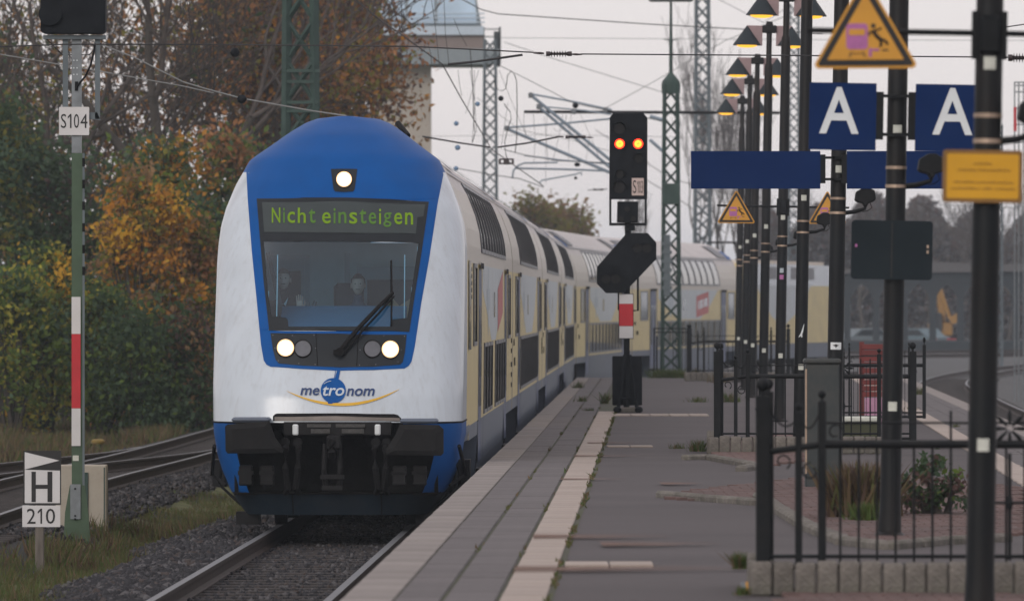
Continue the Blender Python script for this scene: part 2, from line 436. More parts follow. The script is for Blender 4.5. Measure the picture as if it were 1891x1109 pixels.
tag(land, 'mossy lineside ground with dark track beds', None, None, 'structure')
far = MB().add([(-2600, -60, -.62), (2600, -60, -.62), (2600, 4200, -.62), (-2600, 4200, -.62)], [(0, 1, 2, 3)]).build('far_ground', M['farland'])
tag(far, 'dull open ground reaching to the horizon', None, None, 'structure')

# ---------------------------------------------------------------- tracks
RAILPROF = [(-.036, 0), (.036, 0), (.036, -.035), (.012, -.05), (.012, -.13), (.07, -.15), (.07, -.165), (-.07, -.165), (-.07, -.15), (-.012, -.13), (-.012, -.05), (-.036, -.035)]
def rail_mesh(mb, fx, d0, d1, step, off):
    rows = []; d = d0
    while d <= d1 + 1e-6:
        x = fx(d); sx = (fx(d + .5) - fx(d - .5)); t = Vector((sx, 1, 0)).normalized(); rgt = Vector((t.y, -t.x, 0))
        c = Vector((x, d, 0)) + rgt * off
        rows.append([c + rgt * a + Vector((0, 0, b)) for a, b in RAILPROF] )
        d += step
    n = len(RAILPROF); vs = [p for r_ in rows for p in r_]; fs = []; ms = []
    for i in range(len(rows) - 1):
        for k in range(n):
            fs.append((i * n + k, i * n + (k + 1) % n, (i + 1) * n + (k + 1) % n, (i + 1) * n + k)); ms.append(1 if k == 0 else 0)
    b = len(mb.v); mb.v.extend([tuple(v) for v in vs]); mb.f.extend([tuple(q + b for q in f) for f in fs]); mb.m.extend(ms)
    b0 = tuple(b + k for k in range(n - 1, -1, -1)); mb.f.append(b0); mb.m.append(0)
SLEEP = MB().cbox((0, 0, -.09), (2.5, .25, .17), .02).mesh('sleeper', M['sleeper'])
def track(label, fx, d0, d1, step, s0, s1, name='railway_track'):
    t = thing(name, label, None, (fx(d0), d0, 0), kind='structure')
    for off in (-.754, .754):
        mb = MB(); rail_mesh(mb, fx, d0, d1, step, off); mb.build('rail', [M['rail'], M['rail_top']], t, world=True)
    n = int((s1 - s0) / .62)
    for i in range(n):
        d = s0 + i * .62
        o = bpy.data.objects.new('sleeper', SLEEP); link(o, t)
        sx = fx(d + .5) - fx(d - .5)
        o.location = Vector((fx(d) + rnd.uniform(-.02, .02), d, -.155)) - Vector(t.location); o.rotation_euler = (0, 0, -math.atan(sx) + rnd.uniform(-.006, .006))
    return t
track('platform track running under the oncoming train', train_x, 30, 262, 3, 55, 92)
track('curving track with dark sleepers left of the train', left_x, 60, 240, 3, 78, 150)
track('branch of the turnout leaving the left track', fork_x, 72, 123.5, 2, 88, 118)
track('curved track beyond the right platform edge', right_x, 42, 345, 3, 150, 250)
cross_a = interp([(318, 6.0), (338, 14), (352, 22), (362, 30), (370, 40)])
cross_b = interp([(352, 6.0), (372, 16), (386, 27), (396, 40)])
track('far track crossing in the mist at the right', cross_a, 318, 370, 1.5, 319, 319.7)
track('farthest track crossing in front of the arcade', cross_b, 352, 396, 1.5, 353, 353.7)

# ---------------------------------------------------------------- ballast stones
def stones(name, label, pts, smin, smax, parent=None):
    n = len(pts)
    base = np.array([(1, 0, 0), (-1, 0, 0), (0, 1, 0), (0, -1, 0), (0, 0, 1), (0, 0, -1)], float)
    tri = np.array([(0, 2, 4), (2, 1, 4), (1, 3, 4), (3, 0, 4), (2, 0, 5), (1, 2, 5), (3, 1, 5), (0, 3, 5)])
    sc = rng.uniform(smin, smax, (n, 1, 1)) * rng.uniform(.6, 1.25, (n, 1, 3))
    v = base[None] * sc + rng.normal(0, .12, (n, 6, 3)) * sc
    q = rng.normal(size=(n, 4)); q /= np.linalg.norm(q, axis=1)[:, None]
    a, b, c, d = q.T
    Rm = np.stack([np.stack([1-2*(c*c+d*d), 2*(b*c-a*d), 2*(b*d+a*c)], -1), np.stack([2*(b*c+a*d), 1-2*(b*b+d*d), 2*(c*d-a*b)], -1), np.stack([2*(b*d-a*c), 2*(c*d+a*b), 1-2*(b*b+c*c)], -1)], 1)
    v = np.einsum('nij,nkj->nki', Rm, v) + pts[:, None, :]
    f = (tri[None] + (np.arange(n) * 6)[:, None, None]).reshape(-1, 3)
    mi = np.repeat(rng.choice([0, 1, 2], n, p=[.74, .17, .09]), 8)
    o = np_mesh(name, v.reshape(-1, 3), f, [M['stone'], M['stone2'], M['stone3']], parent, mi)
    return tag(o, label, None, None, 'stuff')
pts = []
for i in range(26000):                      # shoulder left of the platform track
    d = rnd.uniform(52, 84); a = rnd.choice((rnd.uniform(.85, 2.1), rnd.uniform(.85, 2.5), rnd.gauss(1.5, .35))); lim = 2.15 + .35 * math.sin(d * .55 + 2)
    if a < .84 or a > lim: continue
    x = train_x(d) - a
    z = -.17 - max(0, a - 1.5) * .2 + rnd.uniform(0, .09) * (1 if a < 1.9 else .5)
    pts.append((x, d, z))
stones('ballast', 'grey broken stone heaped along the platform track', np.array(pts), .026, .062)
pts = []
for i in range(6000):
    d = 55 + .62 * int(rnd.uniform(0, 54)) + .31 + rnd.gauss(0, .07); x = train_x(d) + rnd.uniform(-.68, .68)
    pts.append((x, d, -.182 + rnd.uniform(-.02, .022)))
stones('track_ballast', 'small dark stones lying between the platform rails', np.array(pts), .018, .04)
pts = []
for i in range(9000):
    d = rnd.uniform(80, 128); a = rnd.choice((-1, 1)) * rnd.uniform(.86, 1.9)
    pts.append((left_x(d) + a, d, -.19 - max(0, abs(a) - 1.5) * .2 + rnd.uniform(0, .04)))
stones('left_ballast', 'dark stones beside the left curving track', np.array(pts), .02, .05)

# ---------------------------------------------------------------- grass
def blades(name, label, pts, h, wd, mi, mats, lean=.35, kind='stuff'):
    n = len(pts); ang = rng.uniform(0, 2 * np.pi, n)
    t = np.stack([np.cos(ang), np.sin(ang), np.zeros(n)], 1) * (wd / 2)[:, None]
    ln = np.stack([rng.normal(0, lean, n), rng.normal(0, lean, n), np.ones(n)], 1) * h[:, None]
    v = np.stack([pts - t, pts + t, pts + ln], 1).reshape(-1, 3)
    f = np.arange(n * 3).reshape(-1, 3)
    o = np_mesh(name, v, f, mats, None, mi)
    return tag(o, label, None, None, kind)
N = 150000
dd = rng.uniform(52, 130, N) ; xx = rng.uniform(-8.2, -3.0, N)
keep = []; hs = []; ms = []; zz = []
for i in range(N):
    d = float(dd[i]); x = float(xx[i])
    a1 = abs(x - train_x(d)); a2 = abs(x - left_x(d)); a3 = abs(x - fork_x(d)) if d < 124 else 99
    if a1 < 1.75 + .4 * math.sin(d * .55 + 2) + rnd.uniform(0, .35): continue
    if d > 74 and (a2 < 1.9 + .3 * math.sin(d * .8) or a3 < 1.7): continue
    n1 = math.sin(x * 2.1 + d * .33) + math.sin(d * .21 - x * 1.3 + 1.7) + .7 * math.sin(d * .9 + x * 3)
    if d < 74 and n1 > -.3: h, m = rnd.uniform(.05, .17), rnd.choice((1, 0, 1, 2))
    elif 73 < d < 86 and n1 > -.9: h, m = rnd.uniform(.07, .30), rnd.choice((2, 1, 3, 1, 1, 0, 2))
    elif d >= 86: h, m = rnd.uniform(.03, .10), rnd.choice((1, 1, 1, 0, 2))
    else: h, m = rnd.uniform(.04, .14), rnd.choice((0, 1, 1, 2))
    keep.append(i); hs.append(h); ms.append(m); zz.append(land_z(x, d) - .01)
p3 = np.stack([xx[keep], dd[keep], np.array(zz)], 1)
blades('lineside_grass', 'mossy and dry grass on the verge left of the train', p3, np.array(hs), np.array(hs) * .07 + .008, np.array(ms), [M['grass_g'], M['grass_o'], M['grass_d'], M['grass_b']])
N = 60000                                        # rough bank below the bushes
dd = rng.uniform(122, 165, N); xx = rng.uniform(-13, -6.2, N)
ok = np.array([x < left_x(d) - 1.9 for x, d in zip(xx, dd)])
dd, xx = dd[ok], xx[ok]; N = len(dd)
nn = np.sin(xx * 1.3 + dd * .2) + np.sin(dd * .31 - xx)
hh = rng.uniform(.10, .42, N) * np.where(nn > 0, 1.15, .5)
blades('bank_grass', 'tall brown and green weeds below the autumn bushes', np.stack([xx, dd, np.full(N, -.46)], 1), hh, hh * .10 + .01, np.where(rng.random(N) < .18, 2, rng.integers(0, 4, N)), [M['grass_g'], M['grass_o'], M['grass_d'], M['grass_b']])

# ---------------------------------------------------------------- platform
pf = thing('platform', 'island platform with asphalt top, pale edge slabs and tactile strips', None, (3, 40, 0), kind='structure')
D0, D1 = 30.0, 166.0
mb = MB(); rows = []
steps = [D0 + i * 4 for i in range(35)]
for d in steps: rows.append([Vector((edge_l(d) + .02, d, PZ - .012)), Vector((edge_r(d) - .02, d, PZ - .012))])
mb.grid(rows)
mb.build('surface', M['asphalt'], pf, world=True)
mb = MB()
mb.grid([[Vector((edge_l(d) + .10, d, -.5)), Vector((edge_l(d) + .10, d, PZ - .08))] for d in steps])
mb.grid([[Vector((edge_r(d) - .10, d, -.5)), Vector((edge_r(d) - .10, d, PZ - .08))] for d in steps])
mb.bx(edge_l(166) + .1, edge_r(166) - .1, 165.7, 166.0, -.5, PZ - .02)
mb.build('side_wall', M['concrete'], pf, world=True)
mb = MB(); rows = [[Vector((edge_l(d) + .03, d, PZ - .010)), Vector((edge_l(d) + 1.27, d, PZ - .010))] for d in steps]
mb.grid(rows); mb.build('joint_bed', M['joint'], pf, world=True)
SL = .0207
def slabrow(name, m, x0, x1, length, h, dn, dmax, top=0.0, gap=.012, jit=.002):
    me = MB().cbox((0, 0, -h / 2), (x1 - x0 - gap, length - gap, h), .006).mesh(name, m)
    d = D0; mbf = MB()
    while d < dmax:
        c = Vector((edge_l(d + length / 2) + (x0 + x1) / 2, d + length / 2, PZ + top + rnd.uniform(-jit, jit)))
        if dn[0] <= d < dn[1]:
            o = bpy.data.objects.new(name, me); link(o, pf); o.location = c - Vector(pf.location); o.rotation_euler = (rnd.uniform(-.002, .002), rnd.uniform(-.004, .004), -SL)
        else:
            mbf.cbox(c - Vector((0, 0, h / 2)), (x1 - x0 - gap, length - gap, h), .006)
        d += length
    o = mbf.build('far_' + name, m, pf, world=True); o['kind'] = 'stuff'
slabrow('edge_slab', M['concrete'], 0.0, .325, 1.0, .14, (38, 98), D1, .002)
slabrow('paving_slab', M['slab'], .325, .605, .75, .08, (38, 95), D1)
slabrow('paving_slab', M['slab'], .62, .935, .75, .08, (38, 95), D1)
slabrow('tactile_tile', M['tactile'], .95, 1.232, .6, .08, (38, 92), 113, .002)
# right-hand strip and paving
me_r = MB().cbox((0, 0, -.03), (.30, .99, .06), .006).mesh('tactile_tile', M['tactile'])
mbj = MB(); mbp = MB(); mbt = MB()
d = D0
while d < D1:
    xr = edge_r(d + .5)
    c = Vector((xr - 1.20, d + .5, PZ + .004))
    if 76 <= d < 135:
        o = bpy.data.objects.new('tactile_tile', me_r); link(o, pf); o.location = c - Vector(pf.location); o.rotation_euler = (0, 0, -.0323)
    else: mbt.cbox(c - Vector((0, 0, .03)), (.30, .99, .06), .006)
    for k in range(3): mbp.cbox((xr - .92 + k * .30, d + .5, PZ - .035 + rnd.uniform(-.003, .003)), (.288, .985, .07), .006)
    mbj.cbox((xr - .15, d + .5, PZ - .06), (.30, .99, .13), .01)
    d += 1.0
mbt.build('far_tactile_tile', M['tactile'], pf, world=True)['kind'] = 'stuff'
mbp.build('right_paving', M['slab'], pf, world=True)['kind'] = 'stuff'
mbj.build('right_edge_slab', M['concrete'], pf, world=True)['kind'] = 'stuff'
# pale paver rows across the asphalt
def paver_row(px0, px1, py, n, dep):
    a = G(px0, py, PZ); b = G(px1, py, PZ); wd = (b.x - a.x) / n
    me = MB().cbox((0, 0, -.02), (wd - .012, dep, .05), .005).mesh('paver', M['tactile'])
    for i in range(n):
        o = bpy.data.objects.new('paver', me); link(o, pf); o.location = Vector((a.x + wd * (i + .5), a.y, PZ + .004)) - Vector(pf.location); o.rotation_euler = (0, 0, rnd.uniform(-.01, .01))
paver_row(1042, 1207, 1041, 2, .62)
paver_row(1120, 1206, 823.5, 2, .5)
paver_row(1128, 1308, 765.5, 5, 1.3)
# rusty drain joints running across
for py, x0, x1, wd in ((885, 1035, 1165, .22), (991, 985, 1240, .42), (1051, 950, 1390, .38), (1005, 1110, 1330, .35), (842, 1060, 1200, .3), (818, 1085, 1200, .3), (893, 1220, 1300, .4)):
    a = G(x0, py, PZ); b = G(x1, py, PZ)
    n = 14; rows = []; wd = wd * 4.2
    for i in range(n + 1):
        t = i / n; ww = wd * (1 - .5 * t) * rnd.uniform(.85, 1.1); x = a.x + (b.x - a.x) * t
        rows.append([Vector((x, a.y - ww / 2 + .25 * t, PZ + .0075)), Vector((x, a.y + ww / 2 + .25 * t, PZ + .0075))])
    MB().grid(rows).build('rust_stain', M['rust_stain'], pf, world=True)
# red paving fields with pale kerb stones
def paving_field(poly_px, dx, dd_):
    pl = [G(x, y, PZ) for x, y in poly_px]
    xs_ = [p.x for p in pl]; ys_ = [p.y for p in pl]
    def inside(x, y):
        c = False
        for i in range(len(pl)):
            a, b = pl[i], pl[i - 1]
            if (a.y > y) != (b.y > y) and x < (b.x - a.x) * (y - a.y) / (b.y - a.y) + a.x: c = not c
        return c
    mb = MB(); y = min(ys_); r_ = 0
    while y < max(ys_):
        x = min(xs_) + (dx / 2 if r_ % 2 else 0)
        while x < max(xs_):
            if inside(x, y): mb.cbox((x, y, PZ - .012 + rnd.uniform(-.003, .003)), (dx - .012, dd_ - .012, .05), .005)
            x += dx
        y += dd_; r_ += 1
    mb.build('red_paving', M['red_paver'], pf, world=True)['kind'] = 'stuff'
paving_field([(1225, 918), (1300, 903), (1420, 890), (1500, 880), (1700, 880), (1880, 900), (1885, 985), (1740, 993), (1640, 1002), (1560, 993), (1490, 966), (1440, 936), (1400, 926), (1300, 922)], .2, .2)
paving_field([(1310, 834), (1420, 800), (1480, 800), (1480, 850), (1420, 858), (1330, 845)], .2, .25)
paving_field([(1430, 1118), (1500, 1080), (1900, 1062), (1900, 1130)], .2, .2)
KS = MB().cbox((0, 0, 0), (.13, .5, .09), .02).mesh('kerb_stone', M['kerb'])
def kerb_line(pts_px, step=.5):
    pl = [G(x, y, PZ) for x, y in pts_px]
    for a, b in zip(pl[:-1], pl[1:]):
        n = max(1, round((b - a).length / step)); t = (b - a).normalized()
        for i in range(n):
            o = bpy.data.objects.new('kerb_stone', KS); link(o, pf)
            o.location = a + (b - a) * ((i + .5) / n) - Vector(pf.location) + Vector((0, 0, .005)); o.rotation_euler = (0, 0, math.atan2(t.y, t.x) - math.pi / 2 + rnd.uniform(-.05, .05)); o.scale = (1, (b - a).length / n / .52, 1)
kerb_line([(1402, 918), (1440, 943), (1490, 973), (1560, 1002), (1640, 1011), (1740, 1002), (1860, 996)])
kerb_line([(1221, 915), (1250, 918), (1300, 922), (1400, 930)])
kerb_line([(1262, 847), (1310, 846), (1400, 862), (1370, 868)])
# ---------------------------------------------------------------- the train
M['car_white'] = mat('dirty_white_paint', (.485, .545, .605), .26, var=.05, scale=2, dirt=(.40, .38, .37), dscale=1.4, damt=.14, stretch=(1.6, 1.6, .8), coat=.3)
def streaks(m, amount, col):       # vertical brake-dust runs and insect specks
    n = m.node_tree; b = n.nodes['Principled BSDF']; src = b.inputs['Base Color'].links[0].from_socket
    t = n.nodes.new('ShaderNodeTexCoord')
    def layer(src, scale, stretch, lo, hi, amt):
        mp = n.nodes.new('ShaderNodeMapping'); mp.inputs['Scale'].default_value = stretch; n.links.new(t.outputs['Object'], mp.inputs[0])
        nz = n.nodes.new('ShaderNodeTexNoise'); nz.inputs['Scale'].default_value = scale; nz.inputs['Detail'].default_value = 6; nz.inputs['Roughness'].default_value = .65; n.links.new(mp.outputs[0], nz.inputs['Vector'])
        mr = n.nodes.new('ShaderNodeMapRange'); mr.inputs[1].default_value = lo; mr.inputs[2].default_value = hi; mr.inputs[4].default_value = amt; n.links.new(nz.outputs['Fac'], mr.inputs[0])
        mx_ = n.nodes.new('ShaderNodeMix'); mx_.data_type = 'RGBA'; mx_.inputs[7].default_value = (*col, 1); n.links.new(mr.outputs[0], mx_.inputs[0]); n.links.new(src, mx_.inputs[6]); return mx_.outputs[2]
    src = layer(src, 5.0, (3.4, 3.4, .10), .50, .80, amount); src = layer(src, 34.0, (1, 1, .6), .66, .72, amount * 1.2)
    n.links.new(src, b.inputs['Base Color'])
streaks(M['car_white'], .27, (.24, .215, .20))
M['car_cream'] = mat('cream_paint', (.46, .425, .37), .38, var=.06, scale=1.5, dirt=(.33, .29, .24), dscale=1.5, damt=.4, stretch=(1, .6, 1))
M['car_yellow'] = mat('pale_yellow_paint', (.56, .46, .20), .4, var=.06, scale=1.5, dirt=(.34, .27, .15), dscale=1.6, damt=.4, stretch=(1, .6, 1))
M['car_pale'] = mat('pale_blue_white_paint', (.42, .47, .50), .4, var=.06, scale=1.5, dirt=(.35, .37, .36), dscale=1.6, damt=.3)
M['car_blue'] = mat('train_blue_paint', (.0015, .072, .275), .5, var=.06, scale=3, spec=.12, dirt=(.012, .05, .17), dscale=5, damt=.25)
M['car_skirt'] = mat('slate_skirt_paint', (.10, .125, .17), .5, var=.10, scale=1.5, dirt=(.085, .08, .08), dscale=1.5, damt=.5)
M['car_door'] = mat('slate_blue_door', (.085, .11, .20), .45, var=.10, scale=2)
M['roof'] = mat('pale_roof', (.52, .49, .475), .5, var=.06, scale=1, dirt=(.33, .29, .27), dscale=1.2, damt=.5)
M['pane'] = mat('tinted_pane', (.012, .016, .020), .06, var=.1, spec=.75)
M['frame_grey'] = mat('window_frame_grey', (.13, .135, .15), .4, metal=.3, var=.1)
M['rubber'] = mat('black_rubber', (.008, .008, .009), .8, spec=.15, var=.2)
M['front_dark'] = mat('dark_front_panel', (.008, .012, .016), .35, var=.1, spec=.3)
M['under'] = mat('sooty_underside', (.007, .007, .007), .9, spec=.1, var=.4, scale=6, bump=.4)
M['steel_dark'] = mat('dark_greasy_steel', (.007, .007, .008), .65, spec=.2, metal=.0, var=.4, scale=8)
M['buffer'] = mat('greasy_buffer_plate', (.006, .006, .007), .7, spec=.2, metal=.0, var=.3, scale=9, dirt=(.018, .018, .018), dscale=6, damt=.5)
M['plow'] = mat('dirty_blue_plow', (.010, .022, .036), .6, spec=.2, var=.25, scale=3, dirt=(.035, .03, .028), dscale=3)
M['glass'] = glassmat('windscreen_glass', (.52, .80, .95), .01)
M['cab_wall'] = mat('cab_wall', (.62, .68, .68), .7, var=.05)
M['cab_dark'] = mat('cab_dark_trim', (.05, .06, .065), .7)
M['desk'] = mat('blue_desk', (.055, .13, .21), .6, var=.08)
M['lamp_white'] = emis('lit_headlamp', (1.0, .90, .74), 4.5)
M['lamp_warm'] = emis('lit_headlamp_edge', (1.0, .62, .33), 1.7)
M['led'] = emis('lit_green_letters', (.26, .42, .04), .62)
M['led2'] = emis('fading_green_letters', (.15, .29, .07), .6)
M['led_back'] = mat('display_back', (.030, .042, .044), .35, var=.06)
M['logo_gold'] = mat('logo_gold', (.62, .36, .015), .4, var=.06)
M['logo_red'] = mat('faded_red_print', (.42, .10, .10), .5, var=.1)
M['print_grey'] = mat('pale_grey_print', (.36, .42, .46), .5, var=.05)
M['skin'] = mat('skin', (.58, .36, .29), .6, var=.08)
M['hair'] = mat('dark_hair', (.022, .016, .013), .7, var=.2)
M['hair_grey'] = mat('grey_brown_hair', (.08, .065, .055), .7, var=.2)
M['cloth_navy'] = mat('navy_cloth', (.020, .035, .060), .85, var=.15)
M['cloth_dark'] = mat('dark_cloth', (.016, .018, .022), .85, var=.2)
M['tan'] = mat('tan_curtain', (.36, .22, .13), .8, var=.1)

PROF = [(.95, 1.385), (1.12, 1.39), (1.6, 1.395), (2.2, 1.40), (3.0, 1.40), (3.2, 1.395), (3.4, 1.375), (3.6, 1.325), (3.86, 1.225), (4.03, 1.125), (4.13, 1.05), (4.32, .80), (4.43, .62), (4.53, .42), (4.60, .2), (4.62, 0.0)]
_pz = [p[0] for p in PROF]; _pw = [p[1] for p in PROF]
def W(z): return float(np.interp(z, _pz, _pw))
def Wn(z):      # outward normal (u, z) of the right-hand side
    e = .05; a, b = W(z - e), W(z + e); t = Vector((b - a, 2 * e)).normalized(); return (t.y, -t.x)

def side_strip(mb, v0, v1, z0, z1, off, nz=1, nv=1, mi=0, top_skew=0.0):
    rows = []
    for i in range(nz + 1):
        z = z0 + (z1 - z0) * i / nz; n = Wn(z); row = []
        for k in range(nv + 1):
            v = v0 + (v1 - v0) * k / nv + top_skew * i / nz
            row.append(Vector((W(z) + n[0] * off, v, z + n[1] * off)))
        rows.append(row)
    mb.grid(rows, mi)
def side_poly(mb, pts, off, mi=0):        # flat print on the right-hand side, (v, z) corners
    mb.add([Vector((W(z) + off, v, z)) for v, z in pts], [tuple(range(len(pts)))], mi)
def side_window(v0, v1, z0, z1, parent, nz, fr=.05, name='window'):
    mb = MB(); h = .018
    side_strip(mb, v0, v1, z0, z0 + fr, h); side_strip(mb, v0, v1, z1 - fr, z1, h)
    side_strip(mb, v0, v0 + fr, z0 + fr, z1 - fr, h, nz); side_strip(mb, v1 - fr, v1, z0 + fr, z1 - fr, h, nz)
    # reveals facing both ways along the car
    for v in (v0, v1):
        rows = []
        for i in range(nz + 1):
            z = z0 + (z1 - z0) * i / nz; n = Wn(z)
            rows.append([Vector((W(z) + n[0] * q, v, z + n[1] * q)) for q in (0.0, h)])
        mb.grid(rows)
    f = mb.build(name, M['frame_grey'], parent, smooth=True)
    mb = MB(); side_strip(mb, v0 + fr * .6, v1 - fr * .6, z0 + fr * .6, z1 - fr * .6, .006, nz)
    mb.build('pane', M['pane'], f, smooth=True)
    return f

def bogie(parent, v, name='bogie'):
    b = MB()
    for s in (-1, 1):
        b.bx(s * 1.02 - .07, s * 1.02 + .07, v - 1.7, v + 1.7, .50, .70)
        b.bx(s * 1.02 - .1, s * 1.02 + .1, v - 1.45, v - 1.05, .34, .62); b.bx(s * 1.02 - .1, s * 1.02 + .1, v + 1.05, v + 1.45, .34, .62)
        b.tube([(s * 1.15, v - .6, .35), (s * 1.15, v - .6, .9)], .06, 8); b.tube([(s * 1.15, v + .6, .35), (s * 1.15, v + .6, .9)], .06, 8)
        b.tube([(s * 1.12, v - .3, .85), (s * 1.12, v + .9, .55)], .03, 6)
    b.bx(-1.0, 1.0, v - .3, v + .3, .5, .85)
    o = b.build(name, M['steel_dark'], parent)
    for y in (v - 1.25, v + 1.25):
        wl = MB(); wl.tube([(-1.0, y, .46), (1.0, y, .46)], .08, 8)
        for s in (-1, 1): wl.lathe((s * .75, y, .46), [(.46, -.065), (.46, .065)], 24, axis='x')
        wl.build('wheelset', M['steel_dark'], o)
    return o

def body_shell(parent, v0, v1, name='body', mats=None, end_front=True):
    zs = [p[0] for p in PROF]
    mb = MB()
    vs_ = [v0 + (v1 - v0) * i / 8 for i in range(9)]
    for sgn in (1, -1):
        for i in range(len(zs) - 1):
            za, zb = zs[i], zs[i + 1]
            mi = 0 if zb <= 1.13 else (1 if zb <= 3.01 else (2 if zb < 3.9 else 3))
            rows = [[Vector((sgn * W(za), v, za)) for v in vs_], [Vector((sgn * W(zb), v, zb)) for v in vs_]]
            mb.grid(rows, mi)
    for v in (v0, v1):
        poly = [(W(z), z) for z in zs] + [(-W(z), z) for z in reversed(zs[:-1])]
        mb.add([(x, v, z) for x, z in poly], [tuple(range(len(poly)))], 2)
    mb.add([(-1.38, v0, .951), (1.38, v0, .951), (1.38, v1, .951), (-1.38, v1, .951)], [(0, 1, 2, 3)], 0)
    return mb.build(name, mats or [M['car_skirt'], M['car_yellow'], M['car_cream'], M['roof']], parent, smooth=True, sharp=40)

def skirt(parent, v0, v1):
    mb = MB()
    for s in (-1, 1):
        rows = [[Vector((s * x, v, z)) for v in (v0, v1)] for x, z in ((1.34, .27), (1.37, .6), (1.387, .96))]
        mb.grid(rows)
    for v in (v0, v1): mb.add([(-1.34, v, .27), (1.34, v, .27), (1.385, v, .955), (-1.385, v, .955)], [(0, 1, 2, 3)])
    mb.add([(-1.34, v0, .27), (1.34, v0, .27), (1.34, v1, .27), (-1.34, v1, .27)], [(0, 1, 2, 3)])
    mb.bx(1.385, 1.40, v0, v1, 1.105, 1.125); mb.bx(1.36, 1.378, v0 + .02, v1 - .02, .40, .42)
    return mb.build('skirt', M['car_skirt'], parent)

def door(parent, v0, v1):
    mb = MB(); side_strip(mb, v0, v1, .62, 2.95, .004, 6)
    for v in (v0, v1, (v0 + v1) / 2): side_strip(mb, v - .02, v + .02, .62, 2.95, .012, 6)
    o = mb.build('door', M['car_door'], parent, smooth=True)
    w_ = (v1 - v0) / 2
    for k in range(2):
        a = v0 + w_ * k
        mb = MB(); side_strip(mb, a + w_ * .36, a + w_ * .70, 1.28, 2.5, .010, 4); mb.build('pane', M['pane'], o, smooth=True)
    mb = MB(); side_strip(mb, v0 - .06, v0, .62, 3.0, .03, 6); side_strip(mb, v1, v1 + .06, .62, 3.0, .03, 6); side_strip(mb, v0 - .06, v1 + .06, 2.95, 3.02, .03)
    mb.build('door_frame', M['rubber'], parent, smooth=True)
    mb = MB(); mb.bx(1.36, 1.52, v0, v1, .47, .53); mb.build('step', M['steel_dark'], parent)
    return o

def livery(parent, va, vb, kind):
    mid = (va + vb) / 2
    mb = MB()
    side_poly(mb, [(va + .4, 3.0), (va + .4, 2.7), (va + 2.6, 2.42), (va + 5.0, 2.05), (va + 6.5, 2.05), (vb - 5.2, 2.05), (vb - 2.8, 2.45), (vb - 1.2, 2.85), (vb - .6, 3.0)], .002)
    mb.build('white_panel', M['car_pale'], parent)
    mb = MB()
    side_poly(mb, [(va + 3.0, 2.98), (va + 3.35, 2.98), (va + 3.35, 2.1), (va + 3.0, 2.2)], .004); side_poly(mb, [(va + 2.5, 2.72), (va + 3.9, 2.72), (va + 3.9, 2.45), (va + 2.5, 2.45)], .005)
    mb.build('grey_print', M['print_grey'], parent)
    mb = MB(); side_strip(mb, va + 6.2, va + 6.9, 2.35, 2.68, .006, 1); mb.build('side_display', M['pane'], parent)
    if kind:
        o = MB(); side_poly(o, [(va + 9.5, 2.1), (va + 12.6, 2.26), (va + 12.6, 2.96), (va + 9.5, 2.80)], .005)
        o = o.build('red_print', M['logo_red'], parent)
        t = MB()
        for a, b in ((9.9, 10.2), (10.4, 11.0), (11.2, 11.5), (11.65, 12.25)):
            side_poly(t, [(va + a, 2.34 + .05 * (a - 9.5)), (va + b, 2.34 + .05 * (b - 9.5)), (va + b, 2.62 + .05 * (b - 9.5)), (va + a, 2.62 + .05 * (a - 9.5))], .007)
        t.build('pale_lettering', M['car_white'], o)

def roof_gear(parent, L, blue=True, vs_=.2):
    for v0, v1, m in ((1.0 + (5.0 if not blue else 0), 3.4 + (5.0 if not blue else 0), 'frame_grey'), (L - 3.6, L - 1.4, 'frame_grey')):
        mb = MB(); side_strip(mb, v0, v1, 4.1, 4.48, .03, 4)
        for k in range(7): side_strip(mb, v0 + .1 + k * (v1 - v0) / 7, v0 + .22 + k * (v1 - v0) / 7, 4.1, 4.48, .05, 3)
        mb.build('roof_grille', M[m], parent, smooth=True)
    if blue:
        for v0, v1 in ((.1, .9), (L - 1.3, L - .15)):
            mb = MB(); side_strip(mb, v0, v1, 4.06, 4.34, .012, 4); mb.build('blue_roof_panel', M['car_blue'], parent, smooth=True)
    mb = MB(); side_strip(mb, vs_, L - .2, 4.02, 4.05, .03); mb.build('gutter', M['frame_grey'], parent)

L_COACH = 26.4
def make_coach(label, kind):
    t = thing('passenger_coach', label, 'railway coach', (0, 0, 0), 'double deck coaches behind the control car')
    body_shell(t, 0.0, L_COACH)
    for v in (-.2, L_COACH): MB().bx(-.75, .75, v, v + .2, .95, 3.6).build('gangway', M['rubber'], t)
    skirt(t, 4.0, 22.4)
    livery(t, 5.4, 21.0, kind)
    n = 10; p = 15.6 / n
    for k in range(n): side_window(5.4 + k * p + .07, 5.4 + (k + 1) * p - .07, 3.15, 4.0, t, 6)
    for k in range(n): side_window(5.5 + k * p + .09, 5.5 + (k + 1) * p - .09, 1.18, 2.02, t, 3)
    for v in (1.7, 23.1): side_window(v, v + 1.7, 2.03, 2.95, t, 3)
    for v in (3.9, 21.2): door(t, v, v + 1.35)
    bogie(t, 2.4); bogie(t, 24.0)
    roof_gear(t, L_COACH)
    for v0, v1, z0, z1 in ((.35, .65, 1.9, 2.0), (.8, 1.2, 1.6, 1.72), (25.5, 25.9, 1.6, 1.9)): MB().bx(1.405, 1.412, v0, v1, z0, z1).build('marking', M['rubber'], t)
    return t

